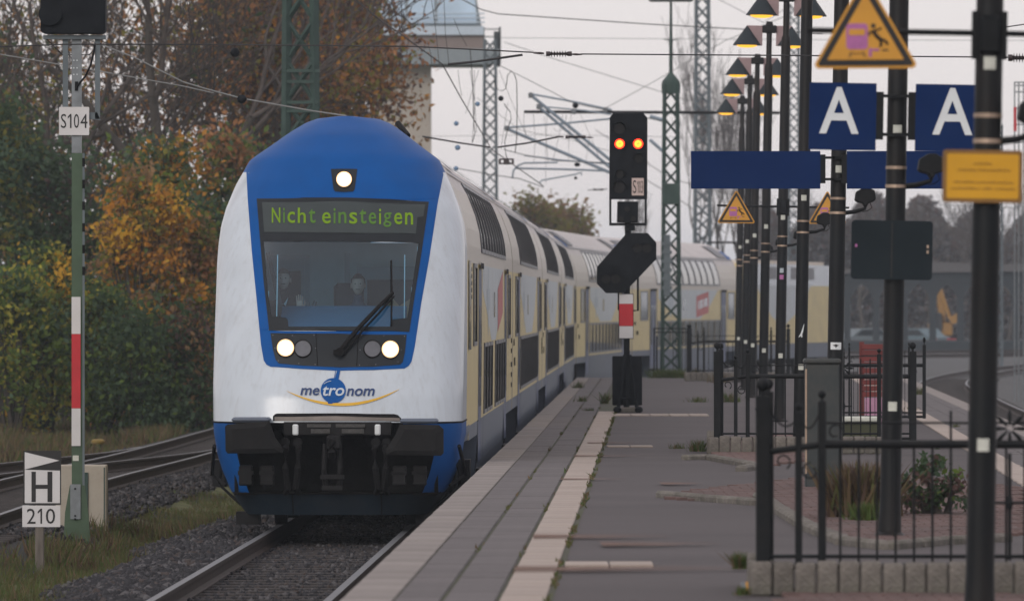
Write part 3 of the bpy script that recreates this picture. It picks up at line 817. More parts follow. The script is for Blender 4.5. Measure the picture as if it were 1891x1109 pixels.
# path of the train: coach ends stand on the track's centre line
def step_on(d, x, length):
    lo, hi = d, d + length + 1
    for _ in range(50):
        m = (lo + hi) / 2
        if math.hypot(m - d, train_x(m) - x) < length: lo = m
        else: hi = m
    return lo
coach_labels = ['first double deck coach directly behind the white nosed control car', 'second double deck coach of the train, its windows seen nearly edge on',
                'third double deck coach, narrow dark window band before the bend', 'coach behind the black and red striped signal mast, entering the bend', 'last double deck coach with red print, behind the green lattice mast']
d = 75.5 + 27.45 * math.cos(.021)
proto = {}
ends = []
for i, lab in enumerate(coach_labels):
    x = train_x(d); d2 = step_on(d, x, 26.8); x2 = train_x(d2); a = math.atan2(x2 - x, d2 - d)
    k = 1 if i == 4 else 0
    if k not in proto: o = make_coach(lab, k); proto[k] = o
    else: o = copy_tree(proto[k]); o['label'] = lab
    o.location = (x + .2 * math.sin(a), d + .2 * math.cos(a), 0); o.rotation_euler = (0, 0, -a)
    d = d2
# locomotive at the tail
x = train_x(d); d2 = step_on(d, x, 18.9); a = math.atan2(train_x(d2) - x, d2 - d)
lo = thing('locomotive', 'yellow and white electric locomotive at the tail, seen behind the lamp posts', 'locomotive', (x + .3 * math.sin(a), d + .3 * math.cos(a), 0), rz=-a)
mb = MB(); LL = 18.6
prof_l = [(0.35, 1.15), (0.0, 1.45), (0.0, 2.2), (.55, 3.55), (1.0, 3.95), (LL - 1.0, 3.95), (LL - .55, 3.55), (LL, 2.2), (LL, 1.45), (LL - .35, 1.15)]
mb.add([(1.48, v, z) for v, z in prof_l] + [(-1.48, v, z) for v, z in prof_l], [tuple(range(10)), tuple(range(19, 9, -1))] + [(i, (i + 1) % 10, (i + 1) % 10 + 10, i + 10) for i in range(10)])
mb.build('body', M['car_yellow'], lo)
mb = MB(); mb.add([(1.484, v, z) for v, z in ((.55, 3.55), (1.0, 3.95), (LL - 1.0, 3.95), (LL - .55, 3.55), (LL - .7, 3.2), (.7, 3.2))], [(0, 1, 2, 3, 4, 5)]); mb.build('white_roof_band', M['car_white'], lo)
mb = MB(); mb.add([(1.483, v, z) for v, z in ((2.0, 3.22), (12.6, 3.22), (9.6, 2.2), (7.2, 1.75), (5.0, 2.1))], [(0, 1, 2, 3, 4)]); mb.build('white_panel', M['car_pale'], lo)
mb = MB(); mb.bx(-1.46, 1.47, .3, LL - .3, .62, 1.16); mb.build('skirt', M['car_skirt'], lo)
for v in (1.1, LL - 1.9):
    mb = MB(); mb.bx(1.48, 1.488, v, v + .8, 2.3, 3.15); mb.build('cab_window', M['pane'], lo)
for v in (4.0, 8.6, 11.2):
    mb = MB(); mb.bx(1.486, 1.492, v, v + 1.9, 3.42, 3.85)
    mb.build('roof_louvre', M['frame_grey'], lo)
bogie(lo, 4.2); bogie(lo, LL - 4.2)
mb = MB(); mb.tube([(0, 5.5, 4.0), (0, 7.4, 4.35), (0, 5.6, 4.7)], .05, 6); mb.bx(-.9, .9, 5.5, 5.75, 4.68, 4.75); mb.build('pantograph', M['steel_dark'], lo)
mb = MB(); mb.bx(-1.2, 1.2, 2.0, LL - 2.0, 3.95, 4.08); mb.build('roof_equipment', M['roof'], lo)

# ---------------------------------------------------------------- the control car with its moulded nose
TA = math.atan(.021)
T0 = Vector((-1.966, 75.5, 0)); FV = Vector((math.sin(TA), math.cos(TA), 0)); RV = Vector((math.cos(TA), -math.sin(TA), 0))
cc = thing('control_car', 'white and blue double deck control car leading the train, headlights lit', 'railway coach', T0, rz=-TA)
NW = [(.19, 1.02), (.33, 1.12), (.46, 1.20), (.66, 1.29), (.84, 1.345), (1.1, 1.385), (1.6, 1.40), (3.0, 1.40), (3.2, 1.392), (3.4, 1.372), (3.6, 1.325), (3.86, 1.23), (4.05, 1.135), (4.16, 1.08), (4.35, .825), (4.455, .69), (4.53, .59), (4.605, .475), (4.645, .37), (4.66, .25), (4.665, .15)]
_nz = [p[0] for p in NW]; _nw = [p[1] for p in NW]
def NWf(z): return float(np.interp(z, _nz, _nw))
DZ = [(.19, .62), (.45, .44), (1.2, .34), (1.5, .42), (2.0, .64), (2.5, .90), (3.0, 1.18), (3.6, 1.55), (3.9, 1.78), (4.2, 2.08), (4.45, 2.45), (4.665, 3.0)]
_dz = [p[0] for p in DZ]; _dd = [p[1] for p in DZ]
def Dz(z):
    return float(np.interp(z, _dz, _dd))
CR = .85
def nose_v(u, z):
    t = min(.9995, abs(u) / max(.05, NWf(z)))
    return Dz(z) + CR * (1 - math.sqrt(1 - t ** 3.2)) * (1 if z > .6 else .55 + .45 * z / .6)
def fpx(px, py, off=0.0):           # where a spot of the nose seen at (px, py) lies, in the car's own frame
    Y = 76.3
    for _ in range(8):
        X = (px - CX) / FPX * Y; z = CAMZ - (py - HY) / FPX * Y
        r_ = Vector((X - T0.x, Y - T0.y, 0)); u = r_.dot(RV); z = max(.19, min(4.66, z)); u = max(-NWf(z) * .9995, min(NWf(z) * .9995, u))
        v = nose_v(u, z); Y = T0.y + FV.y * v + RV.y * u
    return Vector((u, v - off, z + off * .25))
def xint(poly, y):
    xs_ = []
    for i in range(len(poly)):
        a, b = poly[i], poly[i - 1]
        if (a[1] > y) != (b[1] > y): xs_.append(a[0] + (b[0] - a[0]) * (y - a[1]) / (b[1] - a[1]))
    return (min(xs_), max(xs_)) if xs_ else None
def skin(mb, poly, off, ys=None, nx=24, step=4.0, inner=None, mi=0):
    y0 = min(p[1] for p in poly) + .05; y1 = max(p[1] for p in poly) - .05
    if ys: y0, y1 = max(y0, ys[0]), min(y1, ys[1])
    n = max(2, int((y1 - y0) / step)); yl = sorted(set([y0 + (y1 - y0) * i / n for i in range(n + 1)] + [p[1] for p in poly if y0 < p[1] < y1]))
    segs = [[], []] if inner else [[]]
    for y in yl:
        a, b = xint(poly, min(max(y, y0), y1))
        if inner:
            c, e = xint(inner, min(max(y, min(p[1] for p in inner) + .02), max(p[1] for p in inner) - .02))
            segs[0].append([fpx(a + (c - a) * k / 6, y, off) for k in range(7)]); segs[1].append([fpx(e + (b - e) * k / 6, y, off) for k in range(7)])
        else: segs[0].append([fpx(a + (b - a) * k / nx, y, off) for k in range(nx + 1)])
    for s_ in segs: mb.grid(s_, mi)
    return mb
def disc(px, py, r, off, n=24): return [fpx(px + r * math.cos(2 * math.pi * k / n), py + r * math.sin(2 * math.pi * k / n), off) for k in range(n)]
GLASS = [(487, 445), (630, 443.5), (773, 448), (757, 558), (752, 588), (722, 588), (720, 605), (533, 603), (531, 587), (501, 586), (495, 540)]
DARK = [(474, 367), (560, 365), (640, 365), (720, 368), (792, 373), (778, 470), (766, 545), (756, 613), (628, 611), (497, 610), (487, 520), (480, 440)]
BLUE_L = [(455, 318), (457.5, 369), (465, 464), (474.5, 559), (482, 637), (487, 665), (492, 673), (500, 677)]
BLUE_R = [(819, 322), (808, 377), (793, 475), (778, 559), (766, 640), (760, 667), (755, 675), (747, 680)]
TOPL = [(463, 299), (480, 283), (494, 269), (520, 252), (541, 238), (563, 225.5), (592, 219.5)]
TOPR = [(811, 300), (795, 286), (777, 269), (758, 252), (742, 239), (720, 226), (694, 220)]
BLUE = TOPL[::-1] + BLUE_L + [(560, 681), (622, 684), (690, 683)] + BLUE_R[::-1] + TOPR
BLUE = [p for p in BLUE]
# bare nose: rows of height, columns across; openings left for the windscreen and the coupler recess
zs = sorted(set([.19 + i * .045 for i in range(100) if .19 + i * .045 <= 4.65] + [1.215, .43, 4.665]))
NCOL = 60
ts = [math.sin((-1 + 2 * k / NCOL) * math.pi / 2) for k in range(NCOL + 1)]
mb = MB(); V = [[Vector((t * NWf(z) * .9995, nose_v(t * NWf(z), z), z)) for t in ts] for z in zs]
for i, z in enumerate(zs):
    for k in range(NCOL + 1): mb.v.append(tuple(V[i][k]))
def to_px(p):
    q = T0 + RV * p.x + FV * p.y; return (CX + q.x / q.y * FPX, HY - (p.z - CAMZ) / q.y * FPX)
nc = NCOL + 1
for i in range(len(zs) - 1):
    for k in range(NCOL):
        c = (V[i][k] + V[i + 1][k + 1]) / 2; q = to_px(c)
        if 440 < q[1] < 609 and 482 < q[0] < 780:
            a = xint(GLASS, min(max(q[1], 445), 604))
            if a and a[0] - 3 < q[0] < a[1] + 3: continue
        if .43 <= c.z <= 1.21 and abs((ts[k] + ts[k + 1]) / 2) < (.565 if c.z > .95 else .80): continue
        mb.f.append((i * nc + k, i * nc + k + 1, (i + 1) * nc + k + 1, (i + 1) * nc + k))
        mb.m.append(2 if c.z < .43 else (1 if c.z < 1.212 or c.z > 4.03 else 0))
# skin from the rim of the nose back to the body
n0 = len(mb.v)
VB = 3.95
for s_, k in ((-1, 0), (1, NCOL)):
    b0 = len(mb.v)
    for i, z in enumerate(zs):
        p = V[i][k]; vm = 2.75 if p.y < 2.7 else p.y + (VB - p.y) * .6
        for j in range(6):
            v = p.y + (vm - p.y) * j / 4 if j < 5 else VB
            wz = NWf(z) + (W(max(.96, z)) - NWf(z)) * (j / 5 if z > 1 else 0)
            mb.v.append((s_ * max(wz, .02), v, z))
    for i in range(len(zs) - 1):
        for j in range(5):
            z = zs[i]
            if j == 4 and z < .95: continue
            mb.f.append((b0 + i * 6 + j, b0 + i * 6 + j + 1, b0 + (i + 1) * 6 + j + 1, b0 + (i + 1) * 6 + j))
            if j < 4: mi = 2 if z < .43 else (1 if z < 1.212 or z > 4.03 else 0)
            else: mi = 6 if z < 1.12 else (4 if z < 3.0 else (5 if z < 3.9 else 3))
            mb.m.append(mi)
tp = len(mb.v); i = len(zs) - 1
for k in range(nc): mb.v.append(tuple(V[i][k])); mb.v.append((V[i][k].x, VB, 4.632))
for k in range(NCOL): mb.f.append((tp + 2 * k, tp + 2 * k + 2, tp + 2 * k + 3, tp + 2 * k + 1)); mb.m.append(3)
mb.build('nose', [M['car_white'], M['car_blue'], M['plow'], M['roof'], M['car_yellow'], M['car_cream'], M['car_skirt']], cc, smooth=True, sharp=30)
LC = 27.2
body_shell(cc, VB, LC)
skirt(cc, 7.6, 22.6)
livery(cc, 9.2, 21.8, 0)
n = 9; p = 13.4 / n
for k in range(n): side_window(9.0 + k * p + .07, 9.0 + (k + 1) * p - .07, 3.15, 4.0, cc, 8)
for k in list(range(0, 3)) + list(range(4, 8)): side_window(10.2 + k * 1.48 + .09, 10.2 + (k + 1) * 1.48 - .09, 1.16, 2.04, cc, 4)
side_window(5.2, 6.6, 2.03, 3.0, cc, 4); side_window(23.8, 25.4, 2.03, 2.95, cc, 4)
for v in (7.75, 21.9): door(cc, v, v + 1.35)
mb = MB(); side_strip(mb, 3.2, 4.1, 2.0, 3.02, .012, 4); mb.build('cab_side_window', M['pane'], cc)
mb = MB(); side_poly(mb, [(17.6, 2.15), (20.6, 2.4), (20.6, 2.98), (17.6, 2.72)], .006); mb.build('red_print', M['logo_red'], cc)
bogie(cc, 4.6); bogie(cc, 24.6)
roof_gear(cc, LC, False, 4.2)
mb = MB(); mb.bx(-.75, .75, LC, LC + .2, .95, 3.6); mb.build('gangway', M['rubber'], cc)
for z in (2.9, 2.82, 2.74, 2.66, 2.58): MB().bx(1.402, 1.41, 4.25, 4.5, z, z + .05).build('marking', M['rubber'], cc)
for z in (1.95, 1.8, 1.6, 1.45, 1.3): MB().bx(1.402, 1.41, 26.2, 26.5, z, z + .07).build('marking', M['rubber'], cc)
# blue mask, black windscreen surround, lamp panel
mb = MB()
skin(mb, BLUE, .006, (313.5, 367.2), 40); skin(mb, BLUE, .006, (367, 612), inner=DARK); skin(mb, BLUE, .006, (611.5, 684), 30)
mb.build('front_mask', M['car_blue'], cc, smooth=True, sharp=60)
mb = MB()
skin(mb, DARK, .012, (365, 446), 30); skin(mb, DARK, .012, (446, 603), inner=GLASS); skin(mb, DARK, .012, (603, 613), 30)
mb.build('windscreen_surround', M['front_dark'], cc, smooth=True, sharp=60)
mb = MB(); skin(mb, [(p[0], p[1]) for p in GLASS], .008, (444.2, 604.5), 30); mb.build('windscreen', M['glass'], cc, smooth=True)
mb = MB(); skin(mb, [(484, 374), (630, 372), (785, 378), (782, 400), (771, 402), (768, 432), (630, 431), (488, 429)], .016, None, 24); dp = mb.build('destination_display', M['led_back'], cc, smooth=True)
# lettering of the display, letter by letter
def front_text(s, x0, x1, y0, y1, off, m, parent, name, shear=0, bold=0):
    vs, fs = text_shape(s, shear, bold, 4); mb = MB()
    mb.add([fpx(x0 + (x1 - x0) * a, y1 - (y1 - y0) * b, off) for a, b in vs], fs)
    return mb.build(name, m, parent)
glyphs = [('N', 502, 518, 384, 412, 0), ('i', 523, 526.5, 384.5, 412, 1), ('c', 531, 545, 391.5, 412.5, 0), ('h', 550, 565, 384, 412.5, 0), ('t', 570, 583, 386, 412.5, 1), ('e', 595, 611, 392.5, 413.5, 0),
          ('i', 616, 620, 385, 413.5, 1), ('n', 625, 640, 392, 413, 1), ('s', 645, 660, 392.5, 414, 0), ('t', 664, 677, 386.5, 414, 1), ('e', 681, 695, 393, 414.5, 1), ('i', 700, 704, 386, 414.5, 0),
          ('g', 708, 723, 393, 420, 1), ('e', 728, 743, 393.5, 415, 0), ('n', 748, 763, 393, 415.5, 0)]
for s, x0, x1, y0, y1, k in glyphs:
    front_text(s, x0, x1, y0, y1, .021, M['led2' if k else 'led'], dp, 'display_letter', bold=.012)
mb = MB(); skin(mb, [(499.5, 615), (625, 616), (751, 618), (748, 650), (744, 668), (739, 673), (690, 677), (628, 678), (560, 675), (515, 671), (509, 664), (504, 645)], .012, None, 28); lp = mb.build('lamp_panel', M['front_dark'], cc, smooth=True)
mb = MB()
for x in (583.5, 662): mb.tube([fpx(x + (.8 if x < 600 else -.8) * (k / 4) * 4, 616.5 + 59 * k / 4, .014) for k in range(5)], .004, 4)
mb.build('panel_seam', M['rubber'], lp)
def headlight(px, py, r, lit):
    fr = MB(); a = disc(px, py, r * 1.12, .016); b = disc(px, py, r * .96, .030); n = len(a)
    fr.add(a + b, [(k, (k + 1) % n, (k + 1) % n + n, k + n) for k in range(n)])
    f = fr.build('headlight', M['steel_dark'], lp if py > 400 else cc, smooth=True)
    mb = MB()
    if lit:
        o_ = disc(px, py, r * .97, .024); i_ = disc(px, py, r * .80, .026); mb.add(o_ + i_, [(k, (k + 1) % n, (k + 1) % n + n, k + n) for k in range(n)], 1); mb.add(i_, [tuple(range(n))], 0)
        mb.build('lens', [M['lamp_white'], M['lamp_warm']], f)
    else:
        o_ = disc(px, py, r * .97, .024); i_ = disc(px, py, r * .5, .021)
        mb.add(o_ + i_, [(k, (k + 1) % n, (k + 1) % n + n, k + n) for k in range(n)]); mb.add(i_, [tuple(range(n))]); mb.build('lens', M['lens_grey'], f, smooth=True)
M['lens_grey'] = mat('unlit_headlamp_glass', (.10, .105, .12), .3, var=.15, scale=12)
headlight(527.4, 642.7, 16.5, 1); headlight(559.5, 644, 15.5, 0); headlight(688, 644.5, 15.5, 0); headlight(721, 645.5, 16.5, 1)
mb = MB(); skin(mb, [(611, 312.5), (635, 312), (660, 312.5), (655, 350), (652, 354), (635, 355), (619, 354), (616, 350)], .012, None, 10, 3); mb.build('lamp_housing', M['front_dark'], cc, smooth=True)
headlight(635.5, 332, 15, 1)
mb = MB()
for x, y in ((504, 619), (540, 619.5), (580, 619), (508, 643), (583, 643), (514, 666), (552, 671), (582, 673), (668, 619), (709, 620), (747, 621), (665, 646), (741, 646), (735, 668), (694, 673), (664, 674)):
    mb.add(disc(x, y, 1.1, .014, 6), [tuple(range(6))])
mb.build('screw', M['frame_grey'], lp)
# wiper
mb = MB(); pts_ = [fpx(628, 650, .05), fpx(660, 612, .09), fpx(700, 570, .10), fpx(726, 543, .07)]
mb.tube(pts_, [.028, .026, .022, .02], 6); mb.tube([fpx(634, 655, .05), fpx(668, 615, .08), fpx(706, 575, .09), fpx(728, 549, .06)], .012, 5)
mb.lathe(fpx(628, 651, .05), [(.045, -.05), (.045, .05)], 12, axis='y'); mb.box(fpx(622, 651, .04), (.07, .05, .05))
wp = mb.build('wiper_arm', M['rubber'], cc)
mb = MB(); mb.tube([fpx(723, 482, .03), fpx(724, 545, .035), fpx(723, 602, .03)], .011, 5); mb.build('wiper_blade', M['rubber'], wp)
# logo
mb = MB(); n = 32; c_ = [fpx(615.5 + 23.2 * math.cos(2 * math.pi * k / n), 721 + 23.2 * math.sin(2 * math.pi * k / n), .012) for k in range(n)]
mb.add(c_, [tuple(range(n))]); mb.add([fpx(605, 742, .0125), fpx(615, 742, .0125), fpx(614, 745.5, .0125), fpx(606, 745.5, .0125)], [(0, 1, 2, 3)])
mb.add([fpx(623, 683, .0125), fpx(628.5, 683, .0125), fpx(625, 701, .0125), fpx(618, 700, .0125)], [(0, 1, 2, 3)]); mb.add([fpx(619.5, 684, .0125), fpx(620.5, 684, .0125), fpx(618, 699, .0125), fpx(616.8, 699, .0125)], [(0, 1, 2, 3)])
lg = mb.build('logo_ball', M['car_blue'], cc)
M['logo_blue'] = mat('logo_dark_blue', (.008, .035, .13), .5, var=.05)
front_text('me', 554.5, 590, 716, 729.5, .014, M['logo_blue'], lg, 'logo_letters', .22, .014); front_text('nom', 640, 692, 717, 731, .014, M['logo_blue'], lg, 'logo_letters', .22, .014)
front_text('tro', 596, 636, 713, 731, .017, M['car_white'], lg, 'logo_letters', .22, .014)
mb = MB(); top = []; bot = []
for k in range(25):
    t = k / 24; x = 528 + 212 * t; yc = 722 + 25.5 * (1 - (2 * t - 1.02) ** 2) - 6 * t ** 3; h = 2.7 * (1 - (2 * t - 1) ** 2) ** .8
    top.append(fpx(x, yc - h, .011)); bot.append(fpx(x, yc + h, .011))
mb.grid([top, bot]); mb.build('logo_arc', M['logo_gold'], cc)
mb = MB(); mb.tube([fpx(598 + 3.4 * k, 709 - 2.5 * k + .28 * k * k, .015) for k in range(5)], .004, 4); mb.build('logo_highlight', M['car_white'], lg)
# slot above the coupler; the shadow in it is a painted dark strip
mb = MB(); skin(mb, [(504, 768), (508, 764), (512, 763), (620, 762.5), (728, 764), (735, 766), (741, 772), (741, 778), (504, 777)], .004, None, 24, 2); mb.build('slot_shadow_strip', M['rubber'], cc)
mb = MB(); skin(mb, [(507, 769.5), (620, 768), (738, 771.5), (739, 777.5), (507, 776.5)], .010, None, 24, 2); mb.build('slot_lip', mat('grimy_slot_lip', (.17, .15, .135), .6, var=.2, scale=4, dirt=(.1, .09, .08), dscale=6), cc)
# dark seam between the white nose and the blue apron
mb = MB()
for s_ in (-1, 1): mb.tube([(s_ * u, nose_v(u, 1.212) - .006, 1.212) for u in (.80, .95, 1.1, 1.2, 1.3, 1.35, 1.38, 1.396)] + [(s_ * 1.398, 2.6, 1.212)], .010, 4)
mb.build('seam', M['rubber'], cc)
mb = MB(); mb.tube([(u, nose_v(u, .43) - .004, .43) for u in [(-1.15 + 2.3 * k / 16) for k in range(17)]], .010, 4)
for u in (-.47, .51): mb.tube([(u, nose_v(u, z) - .004, z) for z in (.2, .3, .43)], .007, 4)
mb.build('apron_seam', M['rubber'], cc)
# recess with coupler gear
mb = MB(); mb.bx(-1.14, 1.14, 1.15, 1.18, .42, 1.23); mb.bx(-.80, .80, .5, 1.16, 1.20, 1.23); mb.bx(-1.13, -1.09, .78, 1.16, .42, .96); mb.bx(1.09, 1.13, .78, 1.16, .42, .96); mb.bx(-1.12, 1.12, .62, 1.16, .41, .435); mb.bx(-.82, -.78, .45, 1.16, .94, 1.22); mb.bx(.78, .82, .45, 1.16, .94, 1.22)
mb.build('coupler_recess', M['under'], cc)
def lbox(mb, x0, x1, y0, y1, va, vb):       # box placed from its outline in the picture plane of the buffers
    mb.bx(*(sorted(((x0 - 617) / 167.5, (x1 - 617) / 167.5))), va, vb, CAMZ - (y1 - HY) / 168, CAMZ - (y0 - HY) / 168); return mb
mb = MB(); lbox(mb, 524, 722, 779, 803, .30, .6); mb.build('headstock', M['steel_dark'], cc)
M['scuffed'] = mat('scuffed_steel', (.045, .045, .044), .6, var=.4, scale=30, dirt=(.03, .03, .03), dscale=14, damt=.9, stretch=(1, 1, 3))
mb = MB(); lbox(mb, 567, 611, 783, 789, .28, .3); lbox(mb, 574, 609, 792, 800, .28, .3); lbox(mb, 620, 674, 783, 789, .28, .3); lbox(mb, 631, 672, 792, 800, .28, .3); mb.build('tread_plate', M['scuffed'], cc)
for x in (545.5, 697.5):
    mb = MB(); mb.cbox(((x - 617) / 167.5, .285, CAMZ - (793.5 - HY) / 168), (.065, .03, .12), .012); mb.build('cover_plate', M['sign_white'], cc)
mb = MB()
mb.cbox((.0, .42, 1.0), (.16, .5, .16), .02); mb.tube([(-.02, .3, 1.05), (-.02, .16, 1.0), (-.02, .12, .9), (-.02, .2, .84)], .045, 8)
mb.tube([(.06, .3, .98), (.07, .26, .7), (.05, .3, .48)], .035, 8); mb.tube([(-.10, .3, .98), (-.11, .26, .7), (-.09, .3, .48)], .03, 8); mb.box((-.02, .25, .62), (.26, .06, .05)); mb.box((-.02, .25, .5), (.22, .06, .05))
mb.build('screw_coupling', M['steel_dark'], cc)
for u in (-.54, -.40, .46, .58):
    mb = MB(); mb.tube([(u, .35, 1.0), (u * .98, .22, .92), (u * .99, .20, .72), (u * (1.06 if abs(u) < .5 else .94), .28, .5), (u, .4, .44)], .036, 8); mb.lathe((u, .3, 1.0), [(.05, -.05), (.05, .05)], 10, axis='y')
    mb.build('brake_hose', M['rubber'], cc)
for u in (-.98, -.74, .72, .94):
    mb = MB(); mb.cbox((u, .30 + .1 * (abs(u) > .9), .63), (.15, .16, .22), .012); mb.cbox((u, .23 + .1 * (abs(u) > .9), .66), (.17, .02, .05), .004); mb.cbox((u, .22 + .1 * (abs(u) > .9), .55), (.15, .02, .03), .004)
    mb.build('cable_socket', M['steel_dark'], cc)
for s_, poly in ((-1, [(415, 787), (420, 783), (497, 777), (507, 807), (523, 829), (521, 836), (420, 837), (416, 832)]), (1, [(738, 783), (810, 784), (819, 792), (819, 836), (814, 841), (713, 839), (712, 830), (731, 801)])):
    pl = [((x - 614.8) / 168.2, CAMZ - (y - HY) / 168.2) for x, y in poly]
    cx = sum(p[0] for p in pl) / len(pl); cz = sum(p[1] for p in pl) / len(pl)
    mb = MB(); mb.prism(pl, .03, .075)
    sm = [(cx + (x - cx) * .72, cz + (z - cz) * .68) for x, z in pl]; n = len(pl)
    mb.add([(x, .03, z) for x, z in pl] + [(x, .012, z) for x, z in sm], [(k, (k + 1) % n, (k + 1) % n + n, k + n) for k in range(n)] + [tuple(range(n, 2 * n))])
    b = mb.build('buffer', M['buffer'], cc)
    mb = MB(); mb.tube([(cx, .08, cz), (cx, .9, cz)], [.12, .15], 14); mb.build('buffer_sleeve', M['steel_dark'], b)
    mb = MB(); mb.cbox((cx + .02 * s_, .26, cz + .215), (.42, .36, .05), .02); mb.build('buffer_step', M['car_skirt'], cc)
mb = MB(); mb.tube([fpx(766, 250, .0) + Vector((0, .3, 0)), fpx(774, 236, 0) + Vector((0, .3, .06))], .035, 8); mb.build('aerial', M['steel_dark'], cc)
for s_ in (-1, 1):
    mb = MB()
    mb.tube([(s_ * 1.36, .9, .95), (s_ * 1.42, 1.4, .62), (s_ * 1.25, 1.2, .5)], .022, 6); mb.tube([(s_ * 1.30, 1.5, .8), (s_ * 1.36, 1.7, .5), (s_ * 1.10, 1.5, .28)], .018, 6); mb.box((s_ * 1.38, 2.2, .62), (.14, .5, .3))
    mb.box((s_ * 1.0, 1.2, .14), (.26, .3, .14))
    mb.build('cab_step', M['steel_dark'], cc)
# ---- cab interior
mb = MB()
mb.bx(-1.3, 1.3, 3.3, 3.36, 1.3, 3.6); mb.bx(-1.32, -1.28, 2.2, 3.34, 1.3, 3.3); mb.bx(1.28, 1.32, 2.2, 3.34, 1.3, 3.3); mb.bx(-1.0, 1.0, 1.95, 3.34, 3.30, 3.34); mb.bx(-1.1, 1.1, 1.3, 3.34, 1.25, 1.3)
mb.build('cab_interior', M['cab_wall'], cc)
mb = MB()
for x0, x1, z0, z1 in ((-.86, -.48, 1.4, 3.02), (-.02, .04, 1.4, 3.1), (.12, .95, 1.4, 2.95)):
    mb.bx(x0, x1, 3.27, 3.30, z0, z1)
mb.bx(-.9, -.42, 3.28, 3.297, 1.4, 3.08)
mb.build('cab_door', M['cab_grey2'] if 'cab_grey2' in M else M['print_grey'], cc)
mb = MB(); mb.bx(-.78, -.52, 3.25, 3.27, 2.1, 2.9); mb.bx(.24, .84, 3.25, 3.27, 2.2, 2.8); mb.build('door_window', M['cab_dark'], cc)
mb = MB(); mb.tube([(-.82, 1.9, 3.1), (-.62, 2.0, 2.2)], .03, 6); mb.tube([(-.3, 2.2, 2.55), (-.45, 2.1, 2.2)], .02, 6); mb.build('cab_rod', M['cab_dark'], cc)
mb = MB(); mb.add([(-.66, 1.16, 2.20), (.74, 1.16, 2.20), (.74, 1.95, 2.50), (-.66, 1.95, 2.50), (.74, 2.05, 2.44), (-.66, 2.05, 2.44), (.74, 2.05, 1.4), (-.66, 2.05, 1.4)], [(0, 1, 2, 3), (3, 2, 4, 5), (5, 4, 6, 7)]); mb.build('driver_desk', M['desk'], cc)
mb = MB(); mb.add([(-.64, 1.155, 2.205), (.72, 1.155, 2.205), (.72, 1.24, 2.245), (-.64, 1.24, 2.245)], [(0, 1, 2, 3)]); mb.build('desk_edge', M['cab_wall'], cc)
mb = MB(); mb.prism([(.42, 2.26), (.92, 2.26), (.80, 2.62), (.62, 2.5), (.52, 2.62)], 2.9, 2.95); mb.build('curtain', M['tan'], cc)
mb = MB()
for s_ in (0, 1): mb.tube([fpx(512 if s_ == 0 else 747, 466, -.10), fpx(510 if s_ == 0 else 746, 584, -.10)], .005, 4)
mb.build('sunblind_cord', M['sign_white'], cc)
mb = MB(); mb.cbox((.06, 2.62, 2.55), (.34, .12, .42), .04); mb.cbox((.10, 2.6, 2.0), (.5, .16, .9), .05); mb.cbox((.10, 2.35, 1.72), (.5, .5, .12), .04); mb.tube([(.1, 2.4, 1.3), (.1, 2.4, 1.7)], .06, 8); mb.build('driver_seat', M['cloth_dark'], cc)

